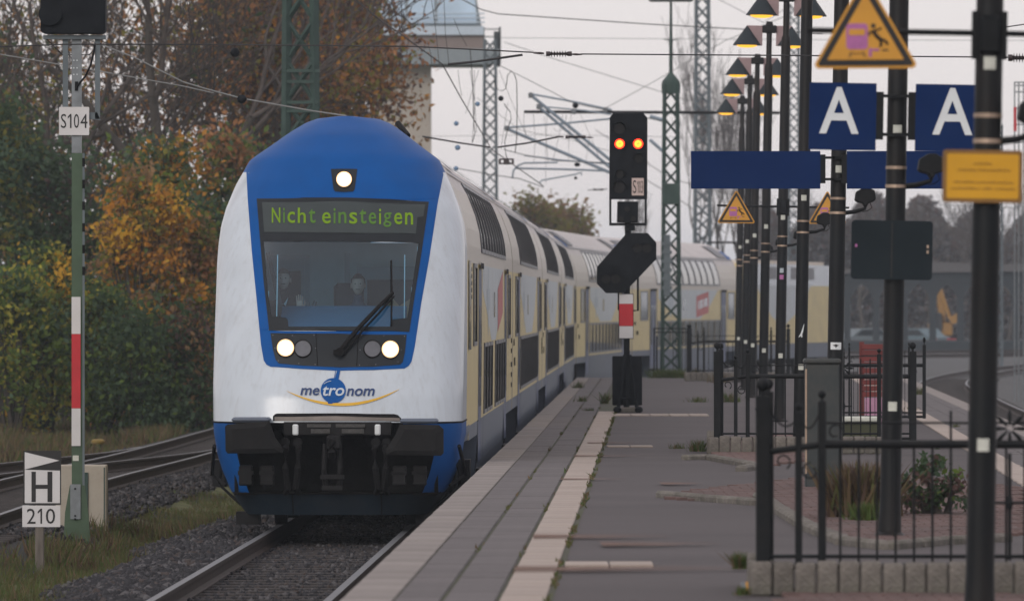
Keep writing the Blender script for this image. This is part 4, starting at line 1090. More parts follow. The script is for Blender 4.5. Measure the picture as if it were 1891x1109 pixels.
# ---- people in the cab
def figure(label, hx, hv, hz, shirt, hairm, raise_hand, collar):
    base = T0 + RV * hx + FV * hv
    t = thing('person', label, 'person', (base.x, base.y, hz - .80), rz=-TA)
    bmv = [(0, .02, 0.0), (0, .02, .22), (0, .0, .44), (0, -.01, .56), (0, -.015, .63), (0, -.03, .70),
           (-.17, 0, .50), (-.25, -.02, .28), (.17, 0, .50), (.25, -.02, .28)]
    ed = [(0, 1), (1, 2), (2, 3), (3, 4), (4, 5), (2, 6), (6, 7), (2, 8), (8, 9)]
    rad = [(.17, .12), (.16, .11), (.17, .11), (.085, .075), (.058, .058), (.06, .06), (.075, .075), (.055, .055), (.075, .075), (.055, .055)]
    if raise_hand:
        bmv += [(.14, -.30, .26), (.06, -.26, .10)]; ed += [(9, 10)]; rad += [(.042, .042)]
        bmv[11] = (-.20, -.25, .12); ed += [(7, 11)]; rad += [(.042, .042)]
        bmv[10] = (.19, -.18, .46)
    else:
        bmv += [(.20, -.28, .14), (-.20, -.28, .14)]; ed += [(9, 10), (7, 11)]; rad += [(.042, .042)] * 2
    me = bpy.data.meshes.new('body'); me.from_pydata(bmv, ed, []); me.materials.append(shirt)
    o = bpy.data.objects.new('body', me); link(o, t)
    sk = o.modifiers.new('skin', 'SKIN'); 
    for i, r_ in enumerate(rad): me.skin_vertices[0].data[i].radius = r_
    me.skin_vertices[0].data[0].use_root = True
    sk.use_smooth_shade = True; o.modifiers.new('sub', 'SUBSURF').levels = 1; o.modifiers['sub'].render_levels = 2
    # head: a shaped ellipsoid with nose, brow, chin and ears
    mb = MB(); rows = []
    for i in range(17):
        th = math.pi * i / 16; z = math.cos(th); row = []
        for k in range(21):
            ph = 2 * math.pi * k / 20; x = math.sin(th) * math.sin(ph); y = -math.sin(th) * math.cos(ph)
            wx = .076 * (1 - .22 * max(0, -z)); wy = .098 * (1 - .12 * max(0, -z)); f = 0
            if y < -.5 and abs(x) < .22: f = .020 * math.exp(-((z + .12) / .16) ** 2) * (1 - abs(x) / .22) - .004 * math.exp(-((z - .12) / .08) ** 2)
            if y < -.3 and .2 < abs(x) < .6: f -= .007 * math.exp(-((z - .10) / .10) ** 2)
            if y < -.4 and abs(x) < .4: f += .004 * math.exp(-((z + .42) / .07) ** 2) + .006 * math.exp(-((z + .75) / .12) ** 2)
            row.append(Vector((x * wx, y * wy - f, z * .118)))
        rows.append(row)
    mb.grid(rows)
    for s_ in (-1, 1): mb.box((s_ * .078, .01, -.01), (.016, .035, .055))
    hd = mb.build('head', M['skin'], t, smooth=True, sharp=0); hd.location = (0, -.04, .80)
    mb = MB(); rows = []
    for i in range(9):
        th = math.pi * .62 * i / 8; row = []
        for k in range(21):
            ph = 2 * math.pi * k / 20; x = math.sin(th) * math.sin(ph); y = -math.sin(th) * math.cos(ph); z = math.cos(th)
            if y < -.25 and z < .55: z = .55 + (z - .55) * .05
            row.append(Vector((x * .083, y * .104 + .006, z * .126 + .004)))
        rows.append(row)
    mb.grid(rows); mb.build('hair', hairm, hd, smooth=True, sharp=0)
    mb = MB()
    for s_ in (-1, 1): mb.lathe((s_ * .030, -.093, .012), [(.0075, -.003), (.0075, .003)], 8, axis='y')
    mb.box((0, -.098, -.052), (.045, .008, .008)); mb.build('eyes_and_mouth', M['hair'], hd)
    if collar:
        mb = MB(); mb.prism([(-.06, .60), (-.005, .52), (-.03, .50)], -.13, -.12); mb.prism([(.06, .60), (.005, .52), (.03, .50)], -.13, -.12); mb.build('collar', M['sign_white'], t)
    # hands
    def hand(c, up):
        mb = MB(); c = Vector(c); mb.cbox(c + Vector((0, 0, .045 * up)), (.075, .03, .085), .01)
        for k, L_ in enumerate((.062, .075, .07, .055)):
            x = -.029 + k * .0195; mb.tube([c + Vector((x, 0, .08 * up)), c + Vector((x * 1.15, -.012, (.08 + L_ * .6) * up)), c + Vector((x * 1.15, -.034, (.08 + L_) * up))], [.0095, .009, .007], 6)
        mb.tube([c + Vector((.034, -.005, .02 * up)), c + Vector((.062, -.02, .05 * up)), c + Vector((.058, -.03, .085 * up))], [.012, .010, .008], 6)
        mb.build('hand', M['skin'], t, smooth=True)
    if raise_hand: hand((.19, -.19, .47), 1); hand((-.20, -.26, .11), -1)
    else: hand((.20, -.30, .16), 1); hand((-.20, -.30, .16), 1)
    return t
figure('driver in dark blue sitting behind the cab desk, seen through the windscreen', .17, 2.5, 2.74, M['cloth_navy'], M['hair'], False, False)
figure('person in dark jacket and pale collar standing at the cab left, one hand raised', -.66, 2.2, 2.80, M['cloth_dark'], M['hair_grey'], True, True)
# ---------------------------------------------------------------- trees and bushes
LEAFM = ['leaf_dark', 'leaf_teal', 'leaf_green', 'leaf_olive', 'leaf_yellow', 'leaf_orange', 'leaf_rust', 'leaf_brown', 'leaf_lime', 'leaf_wine', 'wood_grey', 'wood_brown']
LI = {k: i for i, k in enumerate(LEAFM)}
def leaves(name, pts, size, mi, parent, flat=.0):
    n = len(pts)
    if n == 0: return None
    nrm = rng.normal(size=(n, 3)); nrm[:, 2] += flat; nrm /= np.linalg.norm(nrm, axis=1)[:, None]
    a = np.cross(nrm, rng.normal(size=(n, 3))); a /= np.linalg.norm(a, axis=1)[:, None]; b = np.cross(nrm, a)
    s = (size * rng.uniform(.6, 1.4, n))[:, None]
    v = np.stack([pts - a * s, pts - b * s * .55 + nrm * s * .15, pts + a * s, pts + b * s * .55 + nrm * s * .15], 1).reshape(-1, 3)
    used = sorted(set(mi.tolist())); mp_ = {u: k for k, u in enumerate(used)}
    f = np.arange(n * 4).reshape(-1, 4)
    return np_mesh(name, v, f, [M[LEAFM[u]] for u in used], parent, np.array([mp_[i] for i in mi.tolist()]))

def limbs(rs, base, direction, length, radius, depth, spread, out_seg, tips, gnarl=.25, kids_n=(2, 3), upward=.15):
    p = Vector(base); d = Vector(direction).normalized(); pts = [p.copy()]; rad = [radius]
    n = 4
    for i in range(n):
        d = (d + Vector((rs.gauss(0, gnarl), rs.gauss(0, gnarl), rs.gauss(0, gnarl * .6) + upward * .3))).normalized()
        p = p + d * (length / n); pts.append(p.copy()); rad.append(radius * (1 - .42 * (i + 1) / n))
    out_seg.append((pts, rad, depth))
    if depth <= 0:
        tips.append(p); tips.append((pts[2] + p) / 2); return
    for k in range(rs.randint(*kids_n)):
        i = rs.randint(2, n); q = pts[i]
        nd = (d + Vector((rs.gauss(0, spread), rs.gauss(0, spread), rs.gauss(0, spread * .7) + upward))).normalized()
        limbs(rs, q, nd, length * rs.uniform(.62, .82), rad[i] * .72, depth - 1, spread, out_seg, tips, gnarl, kids_n, upward)
    if depth <= 2: tips.append(p)

def tree(name, label, cat, base, h, r, depth, seed, palette, nleaf, lsize, lspread, group=None, spread=.6, lean=(0, 0), twig_m='twig', trunk_len=.42, kids_n=(2, 4), upward=.15):
    rs = random.Random(seed)
    t = thing(name, label, cat, base, group)
    segs = []; tips = []
    limbs(rs, (0, 0, -.3), (lean[0], lean[1], 1), h * trunk_len, r, depth, spread, segs, tips, .12, kids_n, upward)
    mb = MB(); mt = MB()
    for pts, rad, dp in segs:
        if dp >= depth - 1: mb.tube(pts, rad, 8, cap=False)
        else: mt.tube(pts, [max(q, .012) for q in rad], 4 if dp < 2 else 5, cap=False)
    mb.build('trunk', M['bark'], t, smooth=True, sharp=0)
    mt.build('branches', M[twig_m], t, smooth=True, sharp=0)
    if nleaf:
        tp = np.array([tuple(q) for q in tips]); idx = rng.integers(0, len(tp), nleaf)
        pts = tp[idx] + np.clip(rng.normal(0, lspread, (nleaf, 3)), -1.5 * lspread, 1.5 * lspread)
        cl = np.array([LI[rs.choice(palette)] for _ in tips]); mi = cl[idx]
        flip = rng.random(nleaf) < .25; mi = np.where(flip, np.array([LI[p] for p in palette])[rng.integers(0, len(palette), nleaf)], mi)
        leaves('crown', pts, lsize, mi, t)
    return t

def bush(name, label, base, w_, dp, h, seed, palette, n, lsize, group=None, clumps=26, cat='bush', sig=.17):
    rs = random.Random(seed); t = thing(name, label, cat, base, group)
    cs = []
    for _ in range(clumps):
        a = rs.uniform(0, 2 * math.pi); z = rs.random() ** .8; q = math.sqrt(rs.uniform(.15, 1)) * math.sqrt(max(.05, 1 - (z * 1.0) ** 2.2)) 
        cs.append((math.cos(a) * w_ / 2 * q, math.sin(a) * dp / 2 * q, .1 * h + z * h * .9, rs.uniform(.55, 1.3)))
    cs = np.array(cs); wts = cs[:, 3] ** 2; wts /= wts.sum()
    idx = rng.choice(clumps, n, p=wts)
    pts = cs[idx, :3] + rng.normal(0, 1, (n, 3)) * (cs[idx, 3] * sig * min(w_, h))[:, None] * np.array([1, 1, .8])
    pts[:, 2] = np.abs(pts[:, 2])
    cl = np.array([LI[rs.choice(palette)] for _ in range(clumps)]); mi = cl[idx]
    flip = rng.random(n) < .3; mi = np.where(flip, np.array([LI[p] for p in palette])[rng.integers(0, len(palette), n)], mi)
    leaves('foliage', pts, lsize, mi, t)
    mb = MB()
    for k in range(0, clumps, 2):
        c = cs[k]; mb.tube([(rs.uniform(-.1, .1), rs.uniform(-.1, .1), -.2), (c[0] * .5 + rs.uniform(-.1, .1), c[1] * .5, c[2] * .55), tuple(c[:3])], [.04, .028, .012], 5, cap=False)
    mb.build('stems', M['bark'], t, smooth=True, sharp=0)
    return t
GZ = -.45
def at(px, d, z=GZ): return Vector(((px - CX) / FPX * d, d, z))
GB = 'autumn bushes on the bank left of the train'
# low dark growth in front, orange and olive bushes in the middle, trees behind
bush('shrub', 'dark green low shrub at the left picture edge, behind the H board', at(20, 150), 3.0, 2.2, 3.4, 11, ['leaf_dark', 'leaf_green', 'leaf_lime', 'leaf_teal', 'leaf_olive', 'leaf_green'], 6500, .075, GB, 50, sig=.10)
bush('shrub', 'yellow flecked green shrub left of the tall signal mast', at(85, 152), 2.0, 2.0, 4.2, 12, ['leaf_green', 'leaf_olive', 'leaf_dark', 'leaf_lime', 'leaf_yellow'], 5200, .07, GB, 50, sig=.10)
bush('shrub', 'green shrub with lime leaves right of the red and white mast sheet', at(185, 151), 1.7, 1.8, 3.6, 13, ['leaf_green', 'leaf_green', 'leaf_lime', 'leaf_olive', 'leaf_dark'], 5000, .07, GB, 46, sig=.10)
bush('shrub', 'bright orange yellow maple shrub in the middle of the bank', at(262, 153), 2.7, 1.8, 6.0, 14, ['leaf_orange', 'leaf_yellow', 'leaf_brown', 'leaf_orange', 'leaf_olive', 'leaf_orange', 'leaf_olive', 'leaf_green', 'leaf_brown'], 7000, .07, GB, 75, sig=.075)
bush('shrub', 'dark low growth below the orange maple shrub', at(250, 150), 2.0, 1.6, 2.5, 15, ['leaf_dark', 'leaf_dark', 'leaf_teal', 'leaf_green'], 5000, .07, GB, 22)
bush('shrub', 'brown orange shrub beside the white side of the train nose', at(352, 154), 2.0, 1.8, 5.0, 16, ['leaf_brown', 'leaf_rust', 'leaf_olive', 'leaf_orange', 'leaf_green', 'leaf_brown'], 6500, .07, GB, 55, sig=.09)
bush('shrub', 'dark brownish shrub at track level beside the train nose', at(352, 151), 2.2, 1.5, 2.5, 17, ['leaf_dark', 'leaf_wine', 'leaf_brown', 'leaf_dark'], 4800, .07, GB, 24)
bush('shrub', 'tall dull teal bush behind the orange maple shrub', at(300, 163), 3.6, 2.4, 6.6, 18, ['leaf_teal', 'leaf_dark', 'leaf_teal', 'leaf_green', 'leaf_olive', 'leaf_orange'], 9500, .085, GB, 70, sig=.09)
bush('shrub', 'green brown tall bush behind the train roof at its left', at(425, 165), 3.2, 2.4, 6.8, 19, ['leaf_teal', 'leaf_olive', 'leaf_brown', 'leaf_green', 'leaf_rust'], 8500, .085, GB, 60, sig=.09)
bush('shrub', 'tall wine dark bush behind the signal mast plate', at(120, 165), 2.6, 2.4, 6.3, 20, ['leaf_dark', 'leaf_wine', 'leaf_teal', 'leaf_dark'], 7500, .085, GB, 34)
bush('shrub', 'tall dark evergreen bush at the left picture edge', at(5, 164), 2.4, 2.4, 7.6, 21, ['leaf_dark', 'leaf_dark', 'leaf_teal', 'leaf_olive'], 8500, .085, GB, 36)
bush('shrub', 'olive bush hiding behind the train roof near the green mast', at(545, 168), 3.4, 2.2, 6.5, 22, ['leaf_teal', 'leaf_olive', 'leaf_green', 'leaf_brown'], 7000, .09, GB, 32)
bush('shrub', 'yellow brown bush low behind the mast foot', at(140, 156), 1.6, 1.6, 3.0, 23, ['leaf_olive', 'leaf_brown', 'leaf_dark', 'leaf_lime'], 3800, .07, GB, 22)
GT = 'tall trees behind the bank'
tree('deciduous_tree', 'tall nearly bare tree with thick forked trunk beside the signal head', 'tree', at(220, 176), 17.5, .36, 5, 31, ['leaf_rust', 'leaf_brown', 'leaf_orange'], 900, .075, .35, GT, spread=.55, trunk_len=.36, kids_n=(3, 4))
tree('deciduous_tree', 'bare leaning tree left of the signal head', 'tree', at(95, 178), 15, .22, 5, 32, ['leaf_dark', 'leaf_olive', 'leaf_brown'], 900, .08, .4, GT, spread=.6, lean=(-.25, 0), trunk_len=.34, kids_n=(3, 4))
tree('deciduous_tree', 'thin leafed tree with olive crown at the left picture edge', 'tree', at(-5, 180), 15.5, .2, 5, 33, ['leaf_dark', 'leaf_olive', 'leaf_teal'], 3500, .095, .5, GT, spread=.6, kids_n=(3, 4), trunk_len=.34)
tree('deciduous_tree', 'bare branched tree behind the overhead wire weights', 'tree', at(330, 184), 16.5, .2, 5, 34, ['leaf_rust', 'leaf_orange', 'leaf_brown'], 1300, .085, .5, GT, spread=.6, kids_n=(3, 4), trunk_len=.34)
tree('deciduous_tree', 'rust brown leafy tree left of the green lattice mast', 'tree', at(500, 188), 18.5, .25, 5, 35, ['leaf_rust', 'leaf_brown', 'leaf_orange', 'leaf_olive', 'leaf_brown'], 19000, .095, .52, GT, spread=.62, kids_n=(3, 4), trunk_len=.3)
tree('deciduous_tree', 'rust brown leafy tree right of the green lattice mast', 'tree', at(560, 190), 17.0, .25, 5, 36, ['leaf_rust', 'leaf_brown', 'leaf_olive', 'leaf_rust', 'leaf_wine'], 24000, .095, .5, GT, spread=.48, kids_n=(3, 4), trunk_len=.3)
tree('deciduous_tree', 'olive brown tree reaching in front of the control tower', 'tree', at(610, 196), 13.0, .22, 5, 37, ['leaf_brown', 'leaf_olive', 'leaf_rust', 'leaf_wine'], 9000, .09, .42, GT, spread=.42, kids_n=(3, 4), trunk_len=.3)
# distant trees
GM = 'bare poplars standing in the mist'
tree('autumn_tree', 'pale autumn tree in the mist above the coach roofs', 'tree', at(1012, 330, -.5), 11.0, .16, 5, 41, ['leaf_olive', 'leaf_olive', 'leaf_brown'], 4600, .13, .35, None, spread=.5, kids_n=(3, 4), trunk_len=.26, upward=.4)
tree('autumn_tree', 'second pale autumn tree, right of the other above the coach roofs', 'tree', at(1048, 336, -.5), 10.6, .16, 5, 42, ['leaf_brown', 'leaf_olive', 'leaf_brown'], 5000, .13, .35, None, spread=.45, kids_n=(3, 4), trunk_len=.26, upward=.4)
for i, (px, hh, lab) in enumerate(((1195, 8, 'bare poplar left of the green lattice mast'), (1268, 12.5, 'tall bare poplar between the two lattice masts'), (1330, 14.5, 'tall bare poplar left of the lamp heads'), (1385, 12.5, 'bare poplar behind the lamp heads'),
                                   (1590, 8.5, 'bare tree behind the dark sign back'), (1700, 8.2, 'bare tree above the arcade roof'), (1790, 9.0, 'bare tree behind the amber plate post'), (1860, 9.4, 'bare tree at the right picture edge'), (1480, 8.5, 'bare tree behind the blank blue sign'))):
    tree('bare_tree', lab, 'tree', at(px, 440 + 9 * (i % 3), -.5), hh * 1.75, .17, 5, 50 + i, [], 0, .1, .3, GM, spread=.26 if i < 4 else .5, trunk_len=.30, kids_n=(2, 4), upward=.5 if i < 4 else .3)
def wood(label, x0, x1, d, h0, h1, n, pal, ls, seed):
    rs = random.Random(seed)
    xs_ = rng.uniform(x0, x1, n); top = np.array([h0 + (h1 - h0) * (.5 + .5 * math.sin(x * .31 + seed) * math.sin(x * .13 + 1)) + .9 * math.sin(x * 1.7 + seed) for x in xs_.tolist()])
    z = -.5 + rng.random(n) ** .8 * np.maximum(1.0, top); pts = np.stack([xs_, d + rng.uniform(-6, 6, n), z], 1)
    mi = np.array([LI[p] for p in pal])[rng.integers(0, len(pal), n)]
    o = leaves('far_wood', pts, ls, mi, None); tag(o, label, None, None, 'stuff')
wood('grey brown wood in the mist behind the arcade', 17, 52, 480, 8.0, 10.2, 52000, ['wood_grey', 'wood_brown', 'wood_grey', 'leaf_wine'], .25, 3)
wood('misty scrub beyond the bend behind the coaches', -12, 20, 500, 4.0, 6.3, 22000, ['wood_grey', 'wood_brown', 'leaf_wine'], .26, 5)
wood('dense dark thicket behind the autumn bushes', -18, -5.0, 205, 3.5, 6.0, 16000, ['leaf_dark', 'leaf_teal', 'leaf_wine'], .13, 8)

# ---------------------------------------------------------------- lattice masts
def lattice(name, label, base, h, w0, w1, m, panels, group='lattice masts along the line', leg=.05, rz=0.0, topper=None):
    t = thing(name, label, 'mast', base, group, rz=rz)
    for sx in (-1, 1):
        for sy in (-1, 1):
            mb = MB(); mb.tube([(sx * w0 / 2, sy * w0 / 2, 0), (sx * w1 / 2, sy * w1 / 2, h)], leg / 2 * 1.3, 4); mb.build('leg', m, t)
    ph = h / panels
    for i in range(panels):
        za, zb = i * ph, (i + 1) * ph; wa = w0 + (w1 - w0) * za / h; wb = w0 + (w1 - w0) * zb / h; mb = MB()
        for s_ in (-1, 1):
            mb.tube([(-wa / 2, s_ * wa / 2, za), (wb / 2, s_ * wb / 2, zb)], leg * .34, 4); mb.tube([(wa / 2, s_ * wa / 2, za), (-wb / 2, s_ * wb / 2, zb)], leg * .34, 4)
            mb.tube([(s_ * wa / 2, -wa / 2, za), (s_ * wb / 2, wb / 2, zb)], leg * .34, 4); mb.tube([(s_ * wa / 2, wa / 2, za), (s_ * wb / 2, -wb / 2, zb)], leg * .34, 4)
        o = mb.build('brace', m, t); o['kind'] = 'stuff'
    return t
mA = lattice('lattice_mast', 'sturdy green lattice mast rising behind the train roof at its left', at(555, 128), 9.0, .62, .50, M['lattice_green'], 12, leg=.13)
for z, s_ in ((2.51 + (563 - 132) / 99.2, .68), (2.51 + (563 - 190) / 99.2, .60), (2.51 + (563 - 152) / 99.2, .52), (2.51 + (563 - 206) / 99.2, .60)):
    MB().box((.02, -.30, z + .45), (s_, .06, .06)).build('band', M['lattice_green'], mA)
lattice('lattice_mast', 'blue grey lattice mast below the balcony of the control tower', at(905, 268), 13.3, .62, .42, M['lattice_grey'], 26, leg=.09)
mC = lattice('lattice_mast', 'green lattice mast with pointed head and thin spire, right of the red signal', at(1239, 195, .2), 8.55, .50, .36, M['lattice_green'], 18, leg=.085)
mb = MB(); zt = 8.55
mb.lathe((0, 0, zt), [(.26, -.25), (.27, 0), (.25, .1), (.07, .32), (.055, .35), (.05, 1.2), (.065, 1.22), (.045, 1.3), (.035, 2.35)], 8); mb.build('spire', M['lattice_green'], mC)
mb = MB(); mb.tube([(-.2, 0, zt + 1.32), (-.17, 0, zt + 1.27), (.17, 0, zt + 1.27), (.2, 0, zt + 1.32)], .012, 5); mb.build('spike', M['lattice_green'], mC)
mb = MB(); mb.cbox((0, 0, zt + 2.45), (1.28, .4, .2), .05); mb.build('floodlight', M['galv'], mC)
for z0, z1, w_ in ((2.6, 4.35, .19), (5.2, 5.8, .5)):
    mb = MB(); mb.cbox((-.12 if z0 < 5 else 0, -.28, (z0 + z1) / 2 - .05), (w_, .12, z1 - z0), .02); mb.build('box', M['lattice_grey'] if z0 < 5 else M['lattice_green'], mC)
for z in (2.8, 3.05, 3.3, 3.55, 3.8, 4.05): MB().box((-.12, -.345, z), (.28, .02, .10)).build('weight_plate', M['lattice_grey'], mC)
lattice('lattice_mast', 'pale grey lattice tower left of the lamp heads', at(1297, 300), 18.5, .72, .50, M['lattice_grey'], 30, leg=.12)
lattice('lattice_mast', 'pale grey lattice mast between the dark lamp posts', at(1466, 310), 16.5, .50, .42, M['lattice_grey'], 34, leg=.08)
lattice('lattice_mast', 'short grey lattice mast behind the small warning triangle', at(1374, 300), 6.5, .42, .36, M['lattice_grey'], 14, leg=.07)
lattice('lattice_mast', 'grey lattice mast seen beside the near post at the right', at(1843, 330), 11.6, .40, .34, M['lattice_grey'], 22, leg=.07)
# lineside gantry frame at the right edge
t = thing('signal_gantry', 'ladder framed signal gantry at the right picture edge with red white sheet', 'gantry', at(1880, 200), 'gantry')
s2 = 12700 / 200
for x in (-.10, .02, .16, .34): MB().tube([(x, 0, 0), (x, 0, 2.51 + (563 - 152) / s2 + .45)], .022, 6).build('upright', M['galv'], t)
for y in (152, 158, 170, 200, 230, 262): MB().tube([(-.12, 0, 2.51 + (563 - y) / s2 + .45), (.6, 0, 2.51 + (563 - y) / s2 + .45)], .02, 6).build('rail', M['galv'], t)
MB().box((-.09, -.05, 2.51 + (563 - 220) / s2 + .45), (.09, .02, .7)).build('sheet', M['red'], t)

# ---------------------------------------------------------------- control tower
tw = thing('control_tower', 'concrete control tower with glazed cabin on a column, behind the autumn trees', 'tower', at(752, 315), None)
st = 12700 / 315
M['tower_conc'] = mat('tower_concrete', (.36, .33, .29), .9, var=.08, scale=.6, dirt=(.27, .24, .21), dscale=.5)
M['tower_band'] = mat('tower_fascia', (.20, .165, .155), .8, var=.08, scale=.6)
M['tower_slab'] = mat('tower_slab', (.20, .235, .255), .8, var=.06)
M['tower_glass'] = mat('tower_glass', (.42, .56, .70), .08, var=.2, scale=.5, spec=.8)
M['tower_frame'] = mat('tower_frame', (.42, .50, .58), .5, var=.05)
def tz(y): return CAMZ - (y - HY) / st - GZ
def tx(x): return (x - 752) / st
mb = MB(); mb.bx(tx(698), tx(796), -1.2, 1.2, 0, tz(120)); mb.build('column', M['tower_conc'], tw)
mb = MB(); mb.prism([(tx(640), tz(108)), (tx(660), tz(122)), (tx(905), tz(122)), (tx(922), tz(104)), (tx(922), tz(94)), (tx(640), tz(94))], -2.6, 2.6); mb.build('floor_slab', M['tower_slab'], tw)
mb = MB(); mb.bx(tx(640), tx(893), -2.5, 2.5, tz(95), tz(69)); mb.build('fascia', M['tower_band'], tw)
mb = MB(); mb.prism([(tx(640), tz(69)), (tx(893), tz(69)), (tx(880), tz(0)), (tx(868), tz(-45)), (tx(640), tz(-45))], -2.3, 2.3); mb.build('cabin', M['tower_slab'], tw)
mb = MB(); mb.bx(tx(630), tx(890), -2.9, 2.9, tz(-45), tz(-60)); mb.build('roof', M['tower_slab'], tw)
xs_ = [645, 700, 752, 806, 884]
for a, b in zip(xs_[:-1], xs_[1:]):
    mb = MB(); mb.prism([(tx(a + 3), tz(48)), (tx(b - 3), tz(48)), (tx(b - 3 - (3 if b > 880 else 0)), tz(2)), (tx(a + 3), tz(2))], -2.34, -2.30); mb.build('window', M['tower_glass'], tw)
    mb = MB(); mb.prism([(tx(a + 3), tz(-2)), (tx(b - 3 - (4 if b > 880 else 0)), tz(-2)), (tx(b - 3 - (14 if b > 880 else 0)), tz(-40)), (tx(a + 3), tz(-40))], -2.34, -2.30); mb.build('window', M['tower_glass'], tw)
for y in (30, 38, 46): MB().tube([(tx(640), -2.75, tz(y)), (tx(896), -2.75, tz(y))], .035, 6).build('handrail', M['tower_frame'], tw)
mb = MB(); mb.bx(tx(640), tx(894), -2.72, -2.5, tz(69), tz(53)); mb.build('balcony_panel', M['tower_frame'], tw)
for x in (893, 923): MB().bx(tx(x) - .05, tx(x) + .05, -1.2, -1.1, tz(120), tz(52)).build('balcony_post', M['cab_dark'], tw)
for y in (56, 70, 84): MB().tube([(tx(893), -1.15, tz(y)), (tx(924), -1.15, tz(y))], .03, 6).build('balcony_rail', M['cab_dark'], tw)
mb = MB(); mb.bx(tx(912), tx(924), -1.2, 1.2, tz(122), tz(60)); mb.build('balcony_screen', M['cab_dark'], tw)

# ---------------------------------------------------------------- overhead line
GW = 'overhead line wires'
def wire(label, pts, d, r=.008, m='wire', sag=0.0, name='overhead_wire', cat='wire', n=8):
    ds = d if isinstance(d, (list, tuple)) else [d] * len(pts)
    P3 = [P(x, y, q) for (x, y), q in zip(pts, ds)]
    mb = MB()
    if sag and len(P3) == 2:
        P3 = [P3[0].lerp(P3[1], i / n) - Vector((0, 0, 4 * sag * (i / n) * (1 - i / n))) for i in range(n + 1)]
    mb.tube(P3, r, 5)
    o = mb.build(name, M[m], None, loc=P3[0]); return tag(o, label, cat, GW)
wire('dark level wire across the upper left, passing in front of the tower', [(-40, 88), (121, 82), (400, 82.5), (760, 86), (985, 97)], 80, .008)
wire('dark level wire from the insulator to the lamp posts and beyond', [(1072, 100), (1500, 103), (1862, 106)], 80, .008)
wire('pale sloping wire from the signal mast down to the green lattice mast', [(150, 68), (250, 107), (337, 151), (376, 163), (447, 182), (578, 205), (640, 214)], 92, .010, 'wire_pale')
wire('pale wire leaving the S104 plate toward the wire clamp', [(-20, 97), (120, 121), (186, 132), (337, 159), (395, 172)], 90, .008, 'wire_pale')
wire('dark diagonal wire falling past the tower toward the coach roofs', [(640, -14), (700, 36), (741, 64), (817, 119), (853, 184), (908, 276), (1003, 343)], [110, 115, 120, 130, 138, 150, 170], .012)
wire('high dark wire above the tower running to the right', [(836, -10), (889, 18), (920, 26), (1200, 45), (1520, 62)], 180, .014)
wire('thin grey level wire below the high wire', [(925, 70), (1500, 73.5), (1900, 75)], 240, .010, 'wire_pale')
wire('grey wire falling to the right behind the insulator', [(931, 78), (1033, 112), (1200, 163), (1300, 195)], 250, .014, 'wire_pale')
wire('grey wire rising to the lamp heads from the boom', [(1118, 200), (1200, 155), (1340, 75), (1500, 10)], 250, .014, 'wire_pale')
wire('black wire rising behind the lamp heads to the right', [(1300, -15), (1410, 42), (1462, 8)], 270, .012)
wire('dark tie rod from the wire clamp up to the upper insulator', [(827, 119), (878, 114), (965, 101.5)], 80, .014)
wire('dark tie rod rising to the lower insulator', [(919, 272), (975, 264), (1030, 253)], 120, .016)
wire('dark wire from the train roof aerial to the diagonal wire', [(780, 252), (850, 264), (905, 272)], 125, .016)
wire('pale wire left of the train roof passing behind the grey tower', [(770, 252), (1020, 249), (1300, 254)], 240, .008, 'wire_pale')
wire('thin wire sloping from the tower down to the bend', [(925, 122), (980, 150), (1062, 192), (1230, 225)], 200, .010)
wire('catenary wire over the left part of the bend', [(840, 310), (905, 322), (960, 330), (1005, 346)], 190, .012)
wire('contact wire behind the steady arms', [(880, 180), (960, 240), (1060, 260), (1200, 300)], 230, .009, 'wire_pale')
wire('lower catenary wire left of the red signal', [(930, 276), (968, 286), (1030, 297), (1130, 301)], 190, .011)
wire('misty wire crossing behind the green lattice mast', [(1100, 240), (1240, 330), (1400, 372), (1520, 420)], 300, .016)
wire('second misty wire crossing behind the small triangle', [(1140, 300), (1260, 372), (1340, 430)], 300, .016)
wire('misty wire between dark sign back and arcade', [(1690, 372), (1760, 412), (1830, 445)], 300, .014)
wire('misty level wire right of the dark sign back', [(1560, 395), (1690, 376), (1880, 384)], 300, .012)
wire('wire at the upper right leaving the near post', [(1845, 52), (1900, 44)], 70, .006)
wire('thin hanging wire loop at the left of the tower', [(1040 - 320, -5), (741, 62)], 118, .006)
# droppers
GD = 'thin dropper wires below the overhead line'
for i, (x0, y0, x1, y1, d) in enumerate(((742, -8, 743, 62, 120), (790, 80, 797, 118, 130), (796, -5, 811, 120, 132), (820, 0, 829, 118, 132), (838, 35, 862, 85, 140), (846, 130, 853, 178, 150), (868, 130, 880, 245, 150), (876, 130, 872, 262, 160), (884, 130, 860, 210, 165), (893, 190, 900, 260, 170), (922, 130, 972, 250, 180), (938, 190, 925, 275, 180),
        (968, 205, 972, 250, 190), (985, 210, 986, 300, 200), (1005, 215, 1012, 300, 200), (1010, 215, 1008, 340, 220), (1055, 210, 1050, 300, 220), (1070, 208, 1110, 300, 220), (1040, 210, 1020, 300, 210), (1090, 250, 1082, 300, 220), (345, 0, 372, 155, 95), (393, 3, 396, 170, 95), (1635, 20, 1650, 60, 200), (1845, 150, 1838, 250, 90), (1745, 375, 1745, 410, 280), (1820, 380, 1818, 420, 280))):
    o = wire('thin vertical dropper wire ' + ('above the bushes at the left' if x0 < 500 else 'in front of the control tower' if x0 < 900 else 'between the grey tower mast and the red signal' if x0 < 1200 else 'in the misty sky at the right'), [(x0, y0), ((x0 + x1) / 2 + rnd.uniform(-3, 3), (y0 + y1) / 2), (x1, y1)], d, .0055, 'wire', name='dropper_wire'); o['group'] = GD
